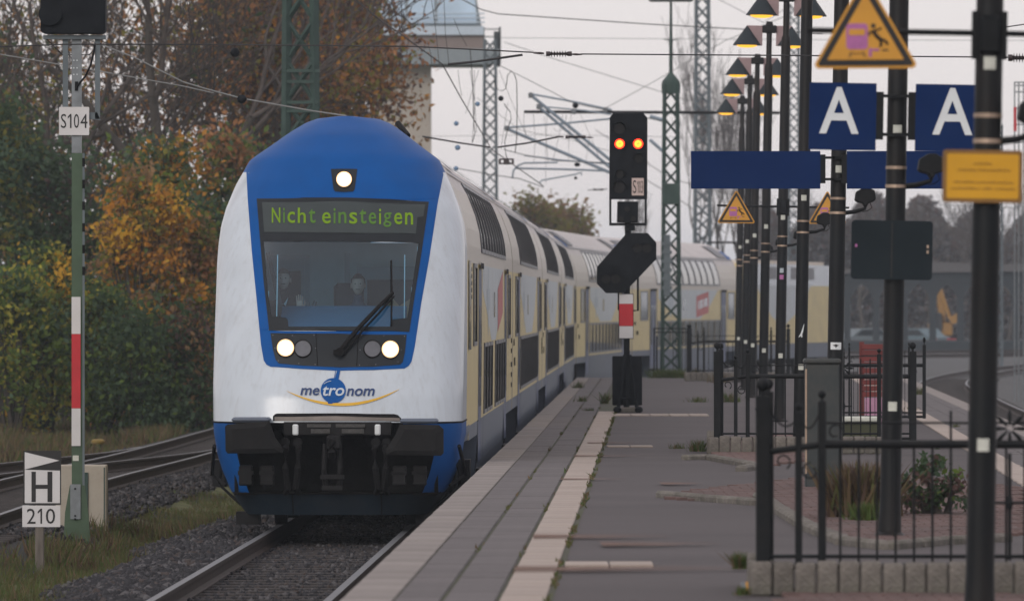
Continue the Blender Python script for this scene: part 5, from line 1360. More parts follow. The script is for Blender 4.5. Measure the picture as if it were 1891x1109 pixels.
# current loops
def loop(label, pts, d, r=.010, m='wire'):
    o = wire(label, pts, d, r, m, name='jumper_cable', cat='cable'); o['group'] = 'jumper cables'
loop('hanging u shaped jumper cable right of the tower balcony', [(913, 140), (914, 156), (919, 165), (927, 168), (934, 164), (936, 152), (937, 140), (943, 132), (950, 138), (954, 150), (955, 200), (954, 258), (951, 283)], 150)
loop('jumper cable with dark clamp left of the cantilever', [(931, 191), (934, 197), (942, 206), (944, 220), (938, 236), (932, 262), (934, 286), (938, 296)], 150)
loop('jumper cable left of the grey tower ending in a hook', [(868, 90), (873, 150), (875, 230), (877, 246), (872, 264)], 150)
loop('faint jumper cable loop beside the boom', [(1046, 212), (1044, 228), (1038, 240), (1028, 243), (1022, 236)], 200, .008, 'wire_pale')
def insulator(label, x0, x1, y0, y1, d, disks, r):
    t = thing('insulator', label, 'insulator', P(x0, y0, d), 'insulators in the overhead line')
    a = Vector((0, 0, 0)); b = P(x1, y1, d) - P(x0, y0, d); L = b.x
    mb = MB(); mb.tube([a, b * .15, b * .22], [r * .22, r * .34, r * .2], 6); mb.tube([b * .78, b * .88, b], [r * .2, r * .34, r * .16], 6); mb.build('end_fitting', M['insul'], t)
    prof = [(r * .62, L * .26), (r * .62, L * .34)]
    for k in range(disks):
        x = L * (.36 + .34 * k / disks); prof += [(r * .34, x), (r * .95, x + L * .015), (r * .34, x + L * .03)]
    prof += [(r * .62, L * .71), (r * .62, L * .79)]
    mb = MB(); mb.lathe((0, 0, b.z / 2), prof, 12, axis='x'); mb.build('ribbed_body', M['insul'], t)
insulator('dark ribbed insulator in the sky left of the red signal', 985, 1075, 98, 101, 80, 6, .045)
insulator('smaller ribbed insulator lower down, left of the red signal', 1026, 1096, 252, 254, 120, 8, .045)
insulator('ribbed insulator at the upper right picture edge', 1838, 1930, 107, 107, 62, 6, .05)
insulator('lowest misty insulator beside the red signal', 1085, 1122, 351, 349, 200, 6, .05)
GK = 'round weights on the overhead line'
for i, (x, y, r, d, m, lab) in enumerate(((434, 97, 8.5, 90, 'signal_black', 'black round weight on the wire at the left, upper one'), (446.5, 183, 8.5, 92, 'signal_black', 'black round weight on the pale wire, lower one at the left'), (882, 192, 4.5, 150, 'ball_blue', 'small blue weight left of the grey tower mast'), (925, 182, 5, 150, 'signal_black', 'small dark weight right of the grey tower mast'),
        (842.5, 228, 4.5, 150, 'ball_blue', 'small blue weight above the train roof, upper one'), (845, 272.5, 5, 150, 'ball_blue', 'small blue weight above the train roof, middle one'), (842, 311, 4.5, 150, 'ball_blue', 'small blue weight just above the train roof'), (1062.5, 195, 5.5, 190, 'signal_black', 'dark weight on the wire over the boom'), (1066, 304, 5.5, 190, 'signal_black', 'dark flat weight below the cantilevers'), (1063, 328.5, 3, 190, 'signal_black', 'tiny dark weight lowest near the red signal'))):
    R_ = r * d / FPX; mb = MB()
    mb.lathe((0, 0, 0), [(R_ * math.sin(math.pi * k / 10), -R_ * math.cos(math.pi * k / 10) * (1 if i != 8 else .7)) for k in range(11)], 16); mb.lathe((0, 0, 0), [(R_ * 1.08, -R_ * .12), (R_ * 1.08, R_ * .12)], 16)
    o = mb.build('line_weight', M[m], None, smooth=True); o.location = P(x, y, d); tag(o, lab, 'weight', GK)
# boom and cantilevers
t = thing('cross_boom', 'dark horizontal portal boom passing the lattice mast with cantilever tubes below', 'boom', P(1105, 207, 205))
mb = MB(); 
def rel(x, y, d=205): return P(x, y, d) - Vector(t.location)
mb = MB(); mb.tube([rel(968, 206.5), rel(1440, 208.5)], .045, 8); mb.build('beam', M['steel_dark'], t)
for pts_, r in (([(977, 173), (1130, 298)], .048), ([(992, 195), (1130, 312)], .045), ([(932, 236), (1130, 320)], .048), ([(932, 236), (1040, 228), (1130, 219)], .03), ([(977, 173), (1060, 188), (1130, 203)], .03), ([(992, 196), (1080, 204), (1130, 212)], .022),
               ([(946, 330), (948, 315), (956, 306), (968, 301), (1030, 300)], .026), ([(950, 310.5), (1060, 313), (1130, 316)], .03), ([(968, 287), (1040, 296), (1130, 303)], .022), ([(996, 338), (1000, 333), (1062, 322), (1074, 318), (1074, 324)], .022), ([(1200, 215), (1225, 222)], .06), ([(1200, 258), (1225, 280)], .05)):
    mb = MB(); mb.tube([rel(x, y, 203) for x, y in pts_], r, 8); mb.build('cantilever_tube', M['tube_blue'], t, smooth=True)
for x, y in ((980, 176), (995, 197), (936, 237), (1118, 203), (1060, 206)): MB().cbox(rel(x, y, 202.5), (.14, .1, .16), .02).build('clamp', M['galv'], t)
t = thing('wire_clamp', 'frame shaped section clamp hanging left of the cantilevers', 'clamp', P(935, 298, 150), 'clamps')
def rel2(x, y): return P(x, y, 150) - Vector(t.location)
mb = MB(); mb.tube([rel2(922, 294), rel2(949, 294)], .02, 6); mb.tube([rel2(921, 302), rel2(948, 302)], .02, 6); mb.box(rel2(935, 298), (.12, .06, .14)); mb.box(rel2(923, 298), (.05, .04, .11)); mb.box(rel2(947, 298), (.05, .04, .11)); mb.build('frame', M['insul'], t)
# ---------------------------------------------------------------- lamp posts on the platform
LEAN = .0175
def pole_loc(px, d): return Vector(((px - CX) / FPX * d, d, PZ - .012))
POLES = [(1808, 37.7), (1643, 52.0), (1538.5, 67.0), (1476, 85.0), (1439, 104.0), (1408.5, 116.0), (1388, 131.0), (1375, 143.0), (1362, 157.0)]
POLE_LABELS = ['nearest dark lamp post, at the far right with the amber plate', 'dark lamp post carrying the two blue letter signs', 'dark lamp post carrying the long blank blue signs, lettered sticker below', 'lamp post with bird sticker behind the grey cabinet',
               'lamp post with the small warning triangles on its cross bar', 'lamp post whose lit twin cones stand highest in the picture', 'lamp post with the second lit lamp head from the top', 'lamp post with the third lamp head from the top', 'farthest lamp post of the row, lowest lamp head']
def make_pole():
    t = thing('lamp_post', POLE_LABELS[0], 'lamp post', (0, 0, 0), 'lamp posts along the platform', ry=LEAN)
    mb = MB(); mb.lathe((0, 0, 0), [(.13, 0), (.13, .02), (.088, .05), (.079, .3), (.077, 2.2), (.071, 5.75), (.066, 5.80), (.048, 5.84), (.046, 6.46)], 20); mb.build('mast', M['pole'], t, smooth=True)
    mb = MB(); mb.cbox((0, 0, 6.41), (.24, .14, .13), .015); mb.lathe((0, 0, 6.47), [(.07, 0), (.055, .05), (.05, .07)], 10); mb.build('cross_head', M['pole'], t)
    for s_ in (-1, 1):
        mb = MB(); mb.bx(*sorted((s_ * .115, s_ * .385)), -.012, .012, 6.13, 6.468); mb.build('wing', M['lamp_wing'], t)
        mb = MB(); n = 24; c = (s_ * .375, 0, 0); ap = 6.475; zb = 6.135
        vs = [(c[0], 0, ap)] + [(c[0] + .24 * math.cos(2 * math.pi * k / n), .24 * math.sin(2 * math.pi * k / n), zb) for k in range(n)] + [(c[0] + .225 * math.cos(2 * math.pi * k / n), .225 * math.sin(2 * math.pi * k / n), zb - .004) for k in range(n)] + [(c[0], 0, ap - .05)]
        fs = [(0, 1 + k, 1 + (k + 1) % n) for k in range(n)] + [(1 + k, 1 + n + k, 1 + n + (k + 1) % n, 1 + (k + 1) % n) for k in range(n)] + [(2 * n + 1, 1 + n + (k + 1) % n, 1 + n + k) for k in range(n)]
        mb.add(vs, fs); sh = mb.build('lamp_shade', M['lamp_shade'], t)
        mb = MB(); mb.lathe((c[0], 0, 6.135), [(.05, -.042), (.11, -.036), (.155, -.02), (.175, 0), (.175, .012)], 24); mb.build('lamp', M['lamp_glow'], sh)
    for z, w_ in ((3.835 - .75, .062), (1.748 - .75, .062)):
        mb = MB(); mb.add([(math.sin(a) * .080, -math.cos(a) * .080, z + q) for q in (-.035, .035) for a in (-.42, -.2, 0, .2, .42)], [(k, k + 1, k + 6, k + 5) for k in range(4)]); mb.build('number_sticker', M['sticker'], t)
    for z in (2.66, 2.80):
        mb = MB(); mb.lathe((0, 0, z), [(.0795, -.012), (.0795, .012)], 20); mb.build('clamp_band', M['band'], t)
    return t
pp = make_pole(); posts = []
for i, (px, d) in enumerate(POLES):
    o = pp if i == 0 else copy_tree(pp)
    o.location = pole_loc(px, d); o['label'] = POLE_LABELS[i]; posts.append(o)
def on_pole(i, x, y, z):
    p = posts[i].location; return Vector((p.x + x + z * math.sin(LEAN), p.y + y, p.z + z * math.cos(LEAN)))
# extra stickers and cross bars
mb = MB(); mb.add([(math.sin(a) * .0805, -math.cos(a) * .0805, z) for z in (1.33, 1.40) for a in (-.7, -.35, 0, .35, .7)], [(k, k + 1, k + 6, k + 5) for k in range(4)]); s3 = mb.build('sticker', M['sign_white'], posts[2])
mb = MB(); mb.add([(math.sin(a) * .0815, -math.cos(a) * .0815, z) for a, z in ((-.4, 1.372), (-.1, 1.36), (0, 1.345), (.1, 1.36), (.4, 1.372), (.1, 1.378), (0, 1.385), (-.1, 1.378))], [tuple(range(8))]); mb.build('bird_print', M['sign_black'], s3)
mb = MB(); mb.add([(math.sin(a) * .0805, -math.cos(a) * .0805, z) for a, z in ((-.5, 1.36), (-.1, 1.42), (.35, 1.53), (.42, 1.53), (.25, 1.44), (.1, 1.40), (.15, 1.37), (0, 1.36), (-.05, 1.385))], [tuple(range(9))]); mb.build('bird_sticker', M['sign_white'], posts[3])
for z, m_ in ((2.28, 'print_grey'), (2.18, 'purple')):
    mb = MB(); mb.add([(math.sin(a) * .0805, -math.cos(a) * .0805, z + q) for q in (-.03, .04) for a in (-.45, -.2, .05, .3)], [(k, k + 1, k + 5, k + 4) for k in range(3)]); mb.build('sticker', M[m_], posts[4])
for i in (0, 4):
    mb = MB(); mb.cbox((0, 0, 3.24), (.12, .18, .22), .02); mb.bx(-.095, -.06, -.05, .05, 3.11, 3.37); mb.bx(.06, .095, -.05, .05, 3.11, 3.37); mb.build('bar_bracket', M['black_iron'], posts[i])
    for s_ in (-1, 1):
        mb = MB(); mb.tube([(s_ * .08, 0, 3.25), (s_ * 1.0, 0, 3.25)], .016, 8); mb.build('cross_bar', M['black_iron'], posts[i])

# loudspeakers
def make_speaker():
    t = thing('loudspeaker', 'x', 'loudspeaker', (0, 0, 0), 'loudspeakers on the lamp posts')
    mb = MB(); mb.tube([(.06, 0, -.03), (.16, -.01, -.02), (.26, -.02, .01), (.27, -.02, .05)], [.022, .02, .016, .016], 8); mb.build('arm', M['black_iron'], t, smooth=True)
    mb = MB(); mb.prism([(.16, .09), (.175, .175), (.22, .20), (.24, .215), (.30, .215), (.32, .20), (.355, .185), (.365, .10), (.34, .075), (.29, .06), (.28, .03), (.25, .03), (.24, .06), (.19, .07)], -.12, .06)
    mb.build('horn', M['black_iron'], t, bevel=.012)
    mb = MB(); mb.tube([(.31, -.03, .07), (.33, -.03, .02), (.29, -.02, -.01), (.24, -.01, -.02)], .004, 5); mb.build('cable', M['rubber'], t)
    return t
sp = None
for i, lab in ((1, 'black loudspeaker behind the amber plate, on the post of the letter signs'), (2, 'black loudspeaker above the left part of the dark sign back'), (3, 'black loudspeaker just left of the post with the blank blue signs'), (4, 'small black loudspeaker on the post with the small triangles'), (5, 'small black loudspeaker on the post of the highest lamp head'), (6, 'tiny black loudspeaker between the crowded far posts'), (0, 'black loudspeaker cut by the right picture edge')):
    o = make_speaker() if sp is None else copy_tree(sp)
    sp = sp or o
    o['label'] = lab; o.location = on_pole(i, 0, 0, 2.69)

# flat signs
def board(name, label, cat, i, x0, x1, y0, y1, m, dy=-.13, th=.03, r=.004, group=None, lean=True, rim=None, d=None):
    dd = (POLES[i][1] if d is None else d) + dy; s_ = FPX / dd
    c = P((x0 + x1) / 2, (y0 + y1) / 2, dd); w_ = (x1 - x0) / s_; h = (y1 - y0) / s_
    t = thing(name, label, cat, c, group, ry=LEAN if lean else 0)
    mb = MB(); mb.prism(rrect(-w_ / 2, w_ / 2, -h / 2, h / 2, r), 0, th); mb.build('panel', m, t)
    return t, w_, h
for x0, x1, y0, y1, lx, lab in ((1494.5, 1618, 153, 277, (1513, 1586, 161, 247), 'navy square sign with white letter A, left of its post'), (1690.5, 1816, 156, 280, (1722, 1796, 162.5, 249), 'navy square sign with white letter A, right of its post and partly hidden')):
    t, w_, h = board('platform_sign', lab, 'sign', 1, x0, x1, y0, y1, M['navy'], group='blue letter signs')
    s_ = FPX / (52 - .13); cx = (x0 + x1) / 2; cyy = (y0 + y1) / 2
    mb = MB(); put_text(mb, 'A', (lx[0] - cx) / s_, (lx[1] - cx) / s_, (cyy - lx[3]) / s_, (cyy - lx[2]) / s_, -.004, bold=.012); mb.build('letter', M['sign_white'], t)
    k = 1 if x0 < 1600 else -1
    for zz in (.16, -.13):
        mb = MB(); mb.bx(*sorted((k * w_ / 2, k * (w_ / 2 + .15))), .005, .03, zz - .012, zz + .012); mb.build('bracket_arm', M['black_iron'], t)
    mb = MB(); mb.bx(*sorted((k * w_ / 2, k * (w_ / 2 + .055))), .0, .035, -.17, .19); mb.build('bracket_plate', M['black_iron'], t)
for x0, x1, lab in ((1276, 1515, 'long blank navy sign left of its post'), (1564, 1803, 'long blank navy sign right of its post, behind the letter sign post')):
    t, w_, h = board('platform_sign', lab, 'sign', 2, x0, x1, 279, 348.5, M['navy'], group='blank blue signs', lean=False)
    k = 1 if x0 < 1400 else -1
    for zz in (.12, -.09):
        mb = MB(); mb.bx(*sorted((k * w_ / 2, k * (w_ / 2 + .14))), .005, .03, zz - .012, zz + .012); mb.build('bracket_arm', M['black_iron'], t)
    mb = MB(); mb.bx(*sorted((k * w_ / 2, k * (w_ / 2 + .05))), 0, .035, -.13, .15); mb.build('bracket_plate', M['black_iron'], t)
t, w_, h = board('sign_back', 'dark back of a rounded board on the post of the letter signs', 'sign', 1, 1572, 1722, 407, 516, M['grey_back'], dy=-.12, th=.04, r=.03)
for x, z, m_ in ((-.27, .03, 'purple'), (.27, .03, 'band'), (.27, -.01, 'band')): MB().box((x, -.004, z), (.016, .006, .024)).build('rivet', M[m_], t)
MB().box((0, -.003, 0), (.012, .004, h * .94)).build('centre_seam', M['sign_black'], t)
t, w_, h = board('notice_plate', 'amber plate with brown rim and unreadable print on the nearest post', 'sign', 0, 1741, 1888.5, 277, 374, M['plate_rim'], dy=-.12, th=.02, r=.02)
mb = MB(); mb.prism(rrect(-w_ / 2 + .022, w_ / 2 - .022, -h / 2 + .022, h / 2 - .022, .01), -.004, 0); fc = mb.build('face', M['plate_yellow'], t)
s_ = FPX / 37.58
for y, x0, x1 in ((302.5, 1799, 1835), (314.5, 1770, 1804), (314.5, 1808, 1866), (337, 1763, 1838), (337, 1842, 1872), (348.5, 1758, 1810), (348.5, 1816, 1835), (348.5, 1840, 1877)):
    x = x0
    while x < x1 - 1:
        wl_ = rnd.uniform(1.2, 2.6); hh_ = rnd.choice((3.2, 3.2, 4.6))
        MB_ = MB(); MB_.box(((x - 1814.7) / s_, -.006, -(y - 325.5 - (hh_ - 3.2) / 2) / s_), (wl_ / s_ * .8, .003, hh_ / s_)); MB_.build('print_stroke', M['plate_ink'], fc); x += wl_ * 1.5 + rnd.uniform(.4, 1.0)
# warning triangles
def triangle(label):
    t = thing('warning_sign', label, 'sign', (0, 0, 0), 'warning triangles')
    def tri(w_, r): # rounded triangle, centred on its base middle
        h = w_ * .866; c = [(-w_ / 2, 0), (w_ / 2, 0), (0, h)]; out_ = []
        for i in range(3):
            a, b, e = Vector(c[i - 1]), Vector(c[i]), Vector(c[(i + 1) % 3]); u = (a - b).normalized(); v = (e - b).normalized(); q = r / math.tan(R(30))
            p0, p1 = b + u * q, b + v * q; m_ = b + (u + v).normalized() * (r / math.sin(R(30)) - r)
            for k in range(5):
                f = k / 4; out_.append(tuple((p0 * (1 - f) ** 2 + m_ * 2 * f * (1 - f) * 1.0 + p1 * f * f)))
        return out_
    def sh(p, dz): return [(x, z + dz) for x, z in p]
    mb = MB(); mb.prism(tri(.585, .018), 0, .012); pl = mb.build('panel', M['sign_yellow'], t)
    mb = MB(); mb.prism(sh(tri(.535, .010), .0145), -.003, 0); mb.build('black_border', M['sign_black'], pl)
    mb = MB(); mb.prism(sh(tri(.42, .002), .047), -.006, -.003); mb.build('yellow_field', M['sign_yellow'], pl)
    mb = MB(); mb.prism(rrect(-.105, .012, .105, .245, .02), -.009, -.006); tr_ = mb.build('train_print', M['purple'], pl)
    MB().box((-.047, -.0105, .198), (.088, .002, .034)).build('window_print', M['sign_yellow'], tr_)
    mb = MB(); mb.box((-.046, -.0078, .082), (.085, .003, .006)); mb.prism([(-.095, .063), (-.082, .063), (-.072, .092), (-.08, .092)], -.009, -.006); mb.prism([(-.010, .063), (.003, .063), (-.012, .092), (-.02, .092)], -.009, -.006); mb.build('rail_print', M['plate_rim'], pl)
    mb = MB(); mb.bx(.018, .034, -.009, -.006, .063, .11); mb.bx(.034, .075, -.009, -.006, .095, .107); mb.build('platform_print', M['purple'], pl)
    mb = MB(); y = -.008
    mb.lathe((.043, y, .232), [(.013, -.001), (.013, .001)], 12, axis='y')
    for pts_, r in (([(.04, y, .205), (.062, y, .175), (.08, y, .160)], .011), ([(.045, y, .208), (.075, y, .212), (.088, y, .222)], .0055), ([(.04, y, .204), (.022, y, .196), (.020, y, .178)], .0055), ([(.08, y, .160), (.086, y, .135), (.080, y, .118)], .0075), ([(.08, y, .162), (.108, y, .150), (.122, y, .130)], .0075)): mb.tube(pts_, r, 5)
    mb.bx(.09, .125, -.009, -.006, .095, .103)
    o = mb.build('falling_figure_print', M['sign_black'], pl)
    return t
t1 = triangle('large warning triangle at the top, out of focus, left of the nearest post'); t1.location = P(1598.5, 126.5, 37.6); t1.rotation_euler = (0, -.006, 0)
t2 = copy_tree(t1); t2['label'] = 'small warning triangle below the long blank blue sign'; t2.location = P(1359.5, 412, 103.9); t2.rotation_euler = (0, .006, 0)
t3 = copy_tree(t1); t3['label'] = 'warning triangle half hidden behind the post with blank blue signs'; t3.location = P(1528, 413, 103.9); t3.rotation_euler = (0, 0, 0)

# ---------------------------------------------------------------- fences, walls and planting
def ball(mb, c, r): mb.lathe(c, [(r * .35, -r * 1.9), (r * .3, -r)] + [(r * math.sin(math.pi * k / 8), -r * math.cos(math.pi * k / 8)) for k in range(1, 8)] + [(.002, r)], 12)
def make_fence(label, W_, group='black iron fences'):
    t = thing('iron_fence', label, 'fence', (0, 0, 0), group)
    def post(x, y, h, w_):
        mb = MB(); mb.cbox((x, y, .14 + (h - .14) / 2), (w_, w_, h - .14), .006); p = mb.build('post', M['black_iron'], t)
        mb = MB(); ball(mb, (x, y, h + w_ * .8), w_ * .52 if w_ < .08 else .042); mb.build('finial', M['black_iron'], p, smooth=True, sharp=40)
    post(-.02, 0, 1.20, .085); post(.035, .55, 1.22, .06); post(.197, 0, 1.10, .042); post(.339, 0, 1.17, .048)
    post(W_ - .4, 0, 1.17, .048); post(W_, 0, 1.20, .085); post(.06, 1.3, 1.2, .06)
    for z, r in ((.905, .026), (1.035, .007)):
        for x0, x1 in ((.339, W_),): 
            mb = MB(); mb.tube([(x0, 0, z), (x1, 0, z)], r, 8); mb.build('rail', M['black_iron'], t)
    mb = MB(); mb.tube([(.02, 0, .86), (.339, 0, .905)], .02, 8); mb.build('rail', M['black_iron'], t)
    for z, r in ((.225, .012), (.165, .018)):
        mb = MB(); mb.tube([(.0, 0, z), (W_, 0, z)], r, 8); mb.build('rail', M['black_iron'], t)
    for z in (.9, .22):
        mb = MB(); mb.tube([(.0, 0, z), (.06, 1.3, z)], .018, 8); mb.build('side_rail', M['black_iron'], t)
    x = .45
    while x < W_ - .45:
        top = 1.11 if rnd.random() < .15 else .905
        mb = MB(); mb.tube([(x, 0, .17), (x, 0, top)], .0085, 6); mb.build('bar', M['black_iron'], t); x += .112
    for k in range(1, 9):
        mb = MB(); mb.tube([(.06 * k / 9, 1.3 * k / 9, .2), (.06 * k / 9, 1.3 * k / 9, .9)], .0085, 6); mb.build('bar', M['black_iron'], t)
    for x0, x1, za, zb in ((.0, .197, 1.16, 1.06), (.197, .339, 1.06, 1.13)):
        mb = MB(); mb.tube([(x0 + (x1 - x0) * k / 8, 0, za + (zb - za) * k / 8 - .09 * math.sin(math.pi * k / 8)) for k in range(9)], .007, 6); mb.build('scroll', M['black_iron'], t)
    for cx, cz, r, a0, a1 in ((.42, .98, .05, 0, 300), (.27, .74, .055, 90, 420), (.1, .80, .05, -60, 240), (W_ - .25, .8, .06, 0, 300)):
        mb = MB(); mb.tube([(cx + r * (1 - .5 * k / 14) * math.cos(R(a0 + (a1 - a0) * k / 14)), 0, cz + r * (1 - .5 * k / 14) * math.sin(R(a0 + (a1 - a0) * k / 14))) for k in range(15)], .006, 5); mb.build('scroll', M['black_iron'], t)
    cx, cz = 1.48, 1.0
    for k in range(8):
        a = 2 * math.pi * k / 8; mb = MB(); mb.tube([(cx + .02 * math.cos(a), 0, cz + .02 * math.sin(a)), (cx + .08 * math.cos(a), 0, cz + .08 * math.sin(a)), (cx + .12 * math.cos(a), 0, cz + .12 * math.sin(a))], [.006, .014, .004], 5); mb.build('star_petal', M['black_iron'], t)
    mb = MB(); mb.tube([(1.48, 0, .2), (1.48, 0, .50), (1.48, 0, .55), (1.48, 0, .60), (1.48, 0, .85)], [.011, .011, .022, .011, .011], 8); mb.tube([(1.38, 0, .55), (1.58, 0, .55)], .009, 6); mb.build('ornament_bar', M['black_iron'], t)
    return t
f1 = make_fence('near black iron fence on the stone kerb at the lower right', 2.3); f1.location = P(1415, 1095, 41.8); f1.location.z = PZ
f2 = copy_tree(f1); f2['label'] = 'middle black iron fence behind, its corner posts topped with balls'; f2.location = ((1328 - CX) / FPX * 81.7, 81.7, PZ)
f3 = copy_tree(f1); f3['label'] = 'farthest black iron fence, small, at the end of the platform'; f3.location = ((1273 - CX) / FPX * 160, 160, PZ)
f4 = copy_tree(f1); f4['label'] = 'iron fence before the red boarded screen, seen between two posts'; f4.location = ((1588 - CX) / FPX * 99 - .34, 99, PZ - .02); f4.scale = (.55, 1, 1)
BLK = MB().cbox((0, 0, .1), (.125, .16, .21), .014).mesh('stone_block', M['kerb'])
def wall(label, x0, d, n, back):
    t = thing('stone_kerb', label, 'low wall', (x0, d, PZ - .01), 'low stone kerbs below the fences')
    for i in range(n):
        o = bpy.data.objects.new('stone_block', BLK); link(o, t); o.location = (.06 + i * .133, rnd.uniform(-.012, .012), rnd.uniform(-.012, .006)); o.rotation_euler = (0, 0, rnd.uniform(-.03, .03))
    for i in range(1, back):
        o = bpy.data.objects.new('stone_block', BLK); link(o, t); o.location = (.06 + .004 * i, i * .14, rnd.uniform(-.012, .006)); o.rotation_euler = (0, 0, math.pi / 2)
    return t
wall('pale stone block kerb under the near iron fence', f1.location.x - .09, 41.75, 18, 12)
wall('stone block kerb under the middle iron fence', f2.location.x - .13, 81.6, 17, 30)
wall('stone block kerb under the farthest iron fence', f3.location.x - .1, 159.9, 17, 6)
t = thing('railing', 'thin far railing around the foot of the green lattice mast', 'railing', ((1208 - CX) / FPX * 180, 180, .3))
for x in (0, .07, .95): MB().tube([(x, 0, 0), (x, 0, 1.62 if x != .07 else 1.4)], .022, 6).build('post', M['black_iron'], t)
for z in (1.6, 1.5, .42): MB().tube([(0, 0, z), (.95, 0, z)], .016, 6).build('rail', M['black_iron'], t)
for k in range(6): MB().tube([(.5 + .08 * k, 0, .3), (.5 + .08 * k, 0, 1.6)], .008, 5).build('bar', M['black_iron'], t)

# cabinet, red screen, bench
t = thing('electric_cabinet', 'grey green upright cabinet with lid beside the dark post', 'cabinet', ((1518 - CX) / FPX * 66, 66, PZ - .012))
mb = MB(); mb.cbox((0, 0, .60), (.325, .26, 1.2), .012); mb.build('case', M['bin'], t)
mb = MB(); mb.cbox((0, 0, 1.225), (.36, .30, .05), .015); mb.build('lid', M['bin'], t)
mb = MB(); mb.bx(-.02, .13, -.134, -.13, .15, 1.1); mb.build('door', M['bin'], t)
mb = MB(); mb.bx(-.168, -.150, -.137, -.128, .15, 1.15); mb.build('edge_strip', M['band'], t)
t = thing('boarded_screen', 'dark red boarded screen with pink lower panel behind the fence', 'screen', ((1612 - CX) / FPX * 102, 102, PZ - .012))
for k in range(9):
    mb = MB(); mb.cbox((.03, -.02 * (k % 2), .44 + k * .088), (.40, .03, .078), .006); mb.build('board', M['red_board'], t)
mb = MB(); mb.bx(-.20, -.13, 0, .06, 0, 1.22); mb.build('side_post', M['red_board'], t)
mb = MB(); mb.bx(-.12, .24, 0, .03, 0, .39); mb.build('lower_panel', M['pink'], t)
t = thing('stone_bench', 'grey stone slab bench on a mossy base near the cabinet', 'bench', ((1588 - CX) / FPX * 90, 90, PZ - .012))
mb = MB(); mb.cbox((0, 0, .27), (.52, .5, .07), .015); mb.build('slab', M['sticker'], t)
mb = MB(); mb.cbox((0, .02, .12), (.48, .44, .24), .02); mb.build('base', M['joint'], t)
t = thing('tin_can', 'small pale can lying in the corner by the near stone kerb', 'can', P(1383, 1083, 42.0))
mb = MB(); mb.lathe((0, 0, 0), [(.028, -.05), (.033, -.045), (.033, .045), (.028, .05)], 14, axis='x'); mb.build('can', M['galv'], t); mb = MB(); mb.lathe((0, 0, 0), [(.0335, -.02), (.0335, .03)], 14, axis='x'); mb.build('wrapper', M['sign_yellow'], t)

# planting behind the near fence and weeds
def tuft(label, px, py, n, h, w_, mi_pool, seed, group='weeds on the platform', z=PZ, lean=.45, d=None, cat='weed', name='weed_tuft'):
    p = G(px, py, z) if d is None else at(px, d, z)
    pts = np.stack([rng.normal(0, w_ / 6, n), rng.normal(0, w_ / 6, n), np.zeros(n)], 1)
    hh = h * rng.uniform(.35, 1.1, n)
    o = blades(name, label, pts, hh, hh * .10 + .006, rng.choice(mi_pool, n), [M['grass_g'], M['grass_o'], M['grass_d'], M['grass_b']], lean, None)
    o.location = p; return tag(o, label, cat, group)
tuft('clump of dry brown reeds behind the near fence', 1592, 955, 1100, .45, .62, [2, 2, 3, 2, 3, 1], 1, lean=.32, group='planting behind the near fence', name='reed_clump', cat='plant')
tuft('low green grass at the foot of the brown reeds', 1600, 962, 500, .16, .36, [0, 0, 1], 1, group='planting behind the near fence')
bush('shrub', 'loose green shrub right of the brown reeds behind the near fence', tuple(G(1725, 950, PZ)), .70, .5, .44, 61, ['leaf_dark', 'leaf_dark', 'leaf_green', 'leaf_wine', 'leaf_teal'], 900, .03, None, 22, sig=.12)
for i, (x, y, n, h, w_, lab) in enumerate(((1068, 716, 70, .28, .35, 'green weed on the platform edge slabs near the bend'), (1074, 741, 60, .22, .3, 'small weed between the paving slabs'), (1116, 745, 110, .36, .2, 'tall weed left of the signal foot'), (1088, 758, 50, .12, .4, 'creeping weed before the signal mast'),
        (1250, 828, 60, .14, .3, 'flat weed on the asphalt before the middle fence'), (1290, 833, 140, .26, .25, 'leafy weed at the corner of the middle stone kerb'), (1366, 1050, 260, .20, .09, 'grass patch left of the near stone kerb'), (1372, 1098, 140, .10, .12, 'moss and grass in front of the near stone kerb'),
        (1285, 700, 120, .5, .5, 'dull weeds at the foot of the farthest fence'), (1330, 706, 120, .4, .6, 'brown weeds right of the farthest fence'), (1700, 728, 50, .3, .2, 'weed on the right paving strip'), (1685, 756, 40, .12, .3, 'flat weed beside the right pale strip'), (1765, 788, 40, .12, .2, 'small weed at the edge of the right pale strip'), (1290, 742, 90, .2, .5, 'flat weeds behind the middle fence'), (1350, 742, 120, .35, .5, 'weeds inside the middle fence'))):
    tuft(lab, x, y, n, h * .6, w_, [0, 1, 0, 2] if i not in (8, 9) else [2, 3, 1], i)
tuft('bright green grass mound beyond the platform end', 1240, 0, 2600, .55, 1.0, [0, 0, 1], 2, z=.35, d=172, name='grass_mound', cat='grass', group='grass beyond the platform')
tuft('dull grass mound left of the bright one beyond the platform end', 1165, 0, 1600, .4, .8, [2, 3, 1], 2, z=.3, d=171, name='grass_mound', cat='grass', group='grass beyond the platform')
mb = MB()
bk = []
for i in range(1500):
    d = rnd.uniform(40, 112)
    if math.sin(d * 1.9) + math.sin(d * .73 + 1) + rnd.uniform(-.8, .8) < .15: continue
    bk.append((edge_l(d) + 1.243 + rnd.gauss(0, .012), d, PZ - .01))
for i in range(500):
    d = rnd.uniform(45, 120)
    if math.sin(d * 1.3) + math.sin(d * .53 + 1) < .6: continue
    bk.append((edge_l(d) + rnd.choice((.612, .942)) + rnd.gauss(0, .008), d, PZ - .01))
hb = rng.uniform(.015, .05, len(bk))
blades('joint_moss', 'moss and fine grass growing in the platform joints', np.array(bk), hb, hb * .5 + .004, rng.choice([0, 1, 1, 2], len(bk)), [M['grass_g'], M['grass_o'], M['grass_d'], M['grass_b']], .5)
t = thing('earth_bank', 'earth bank behind the platform end under the railing', None, (6, 178, 0), kind='structure')
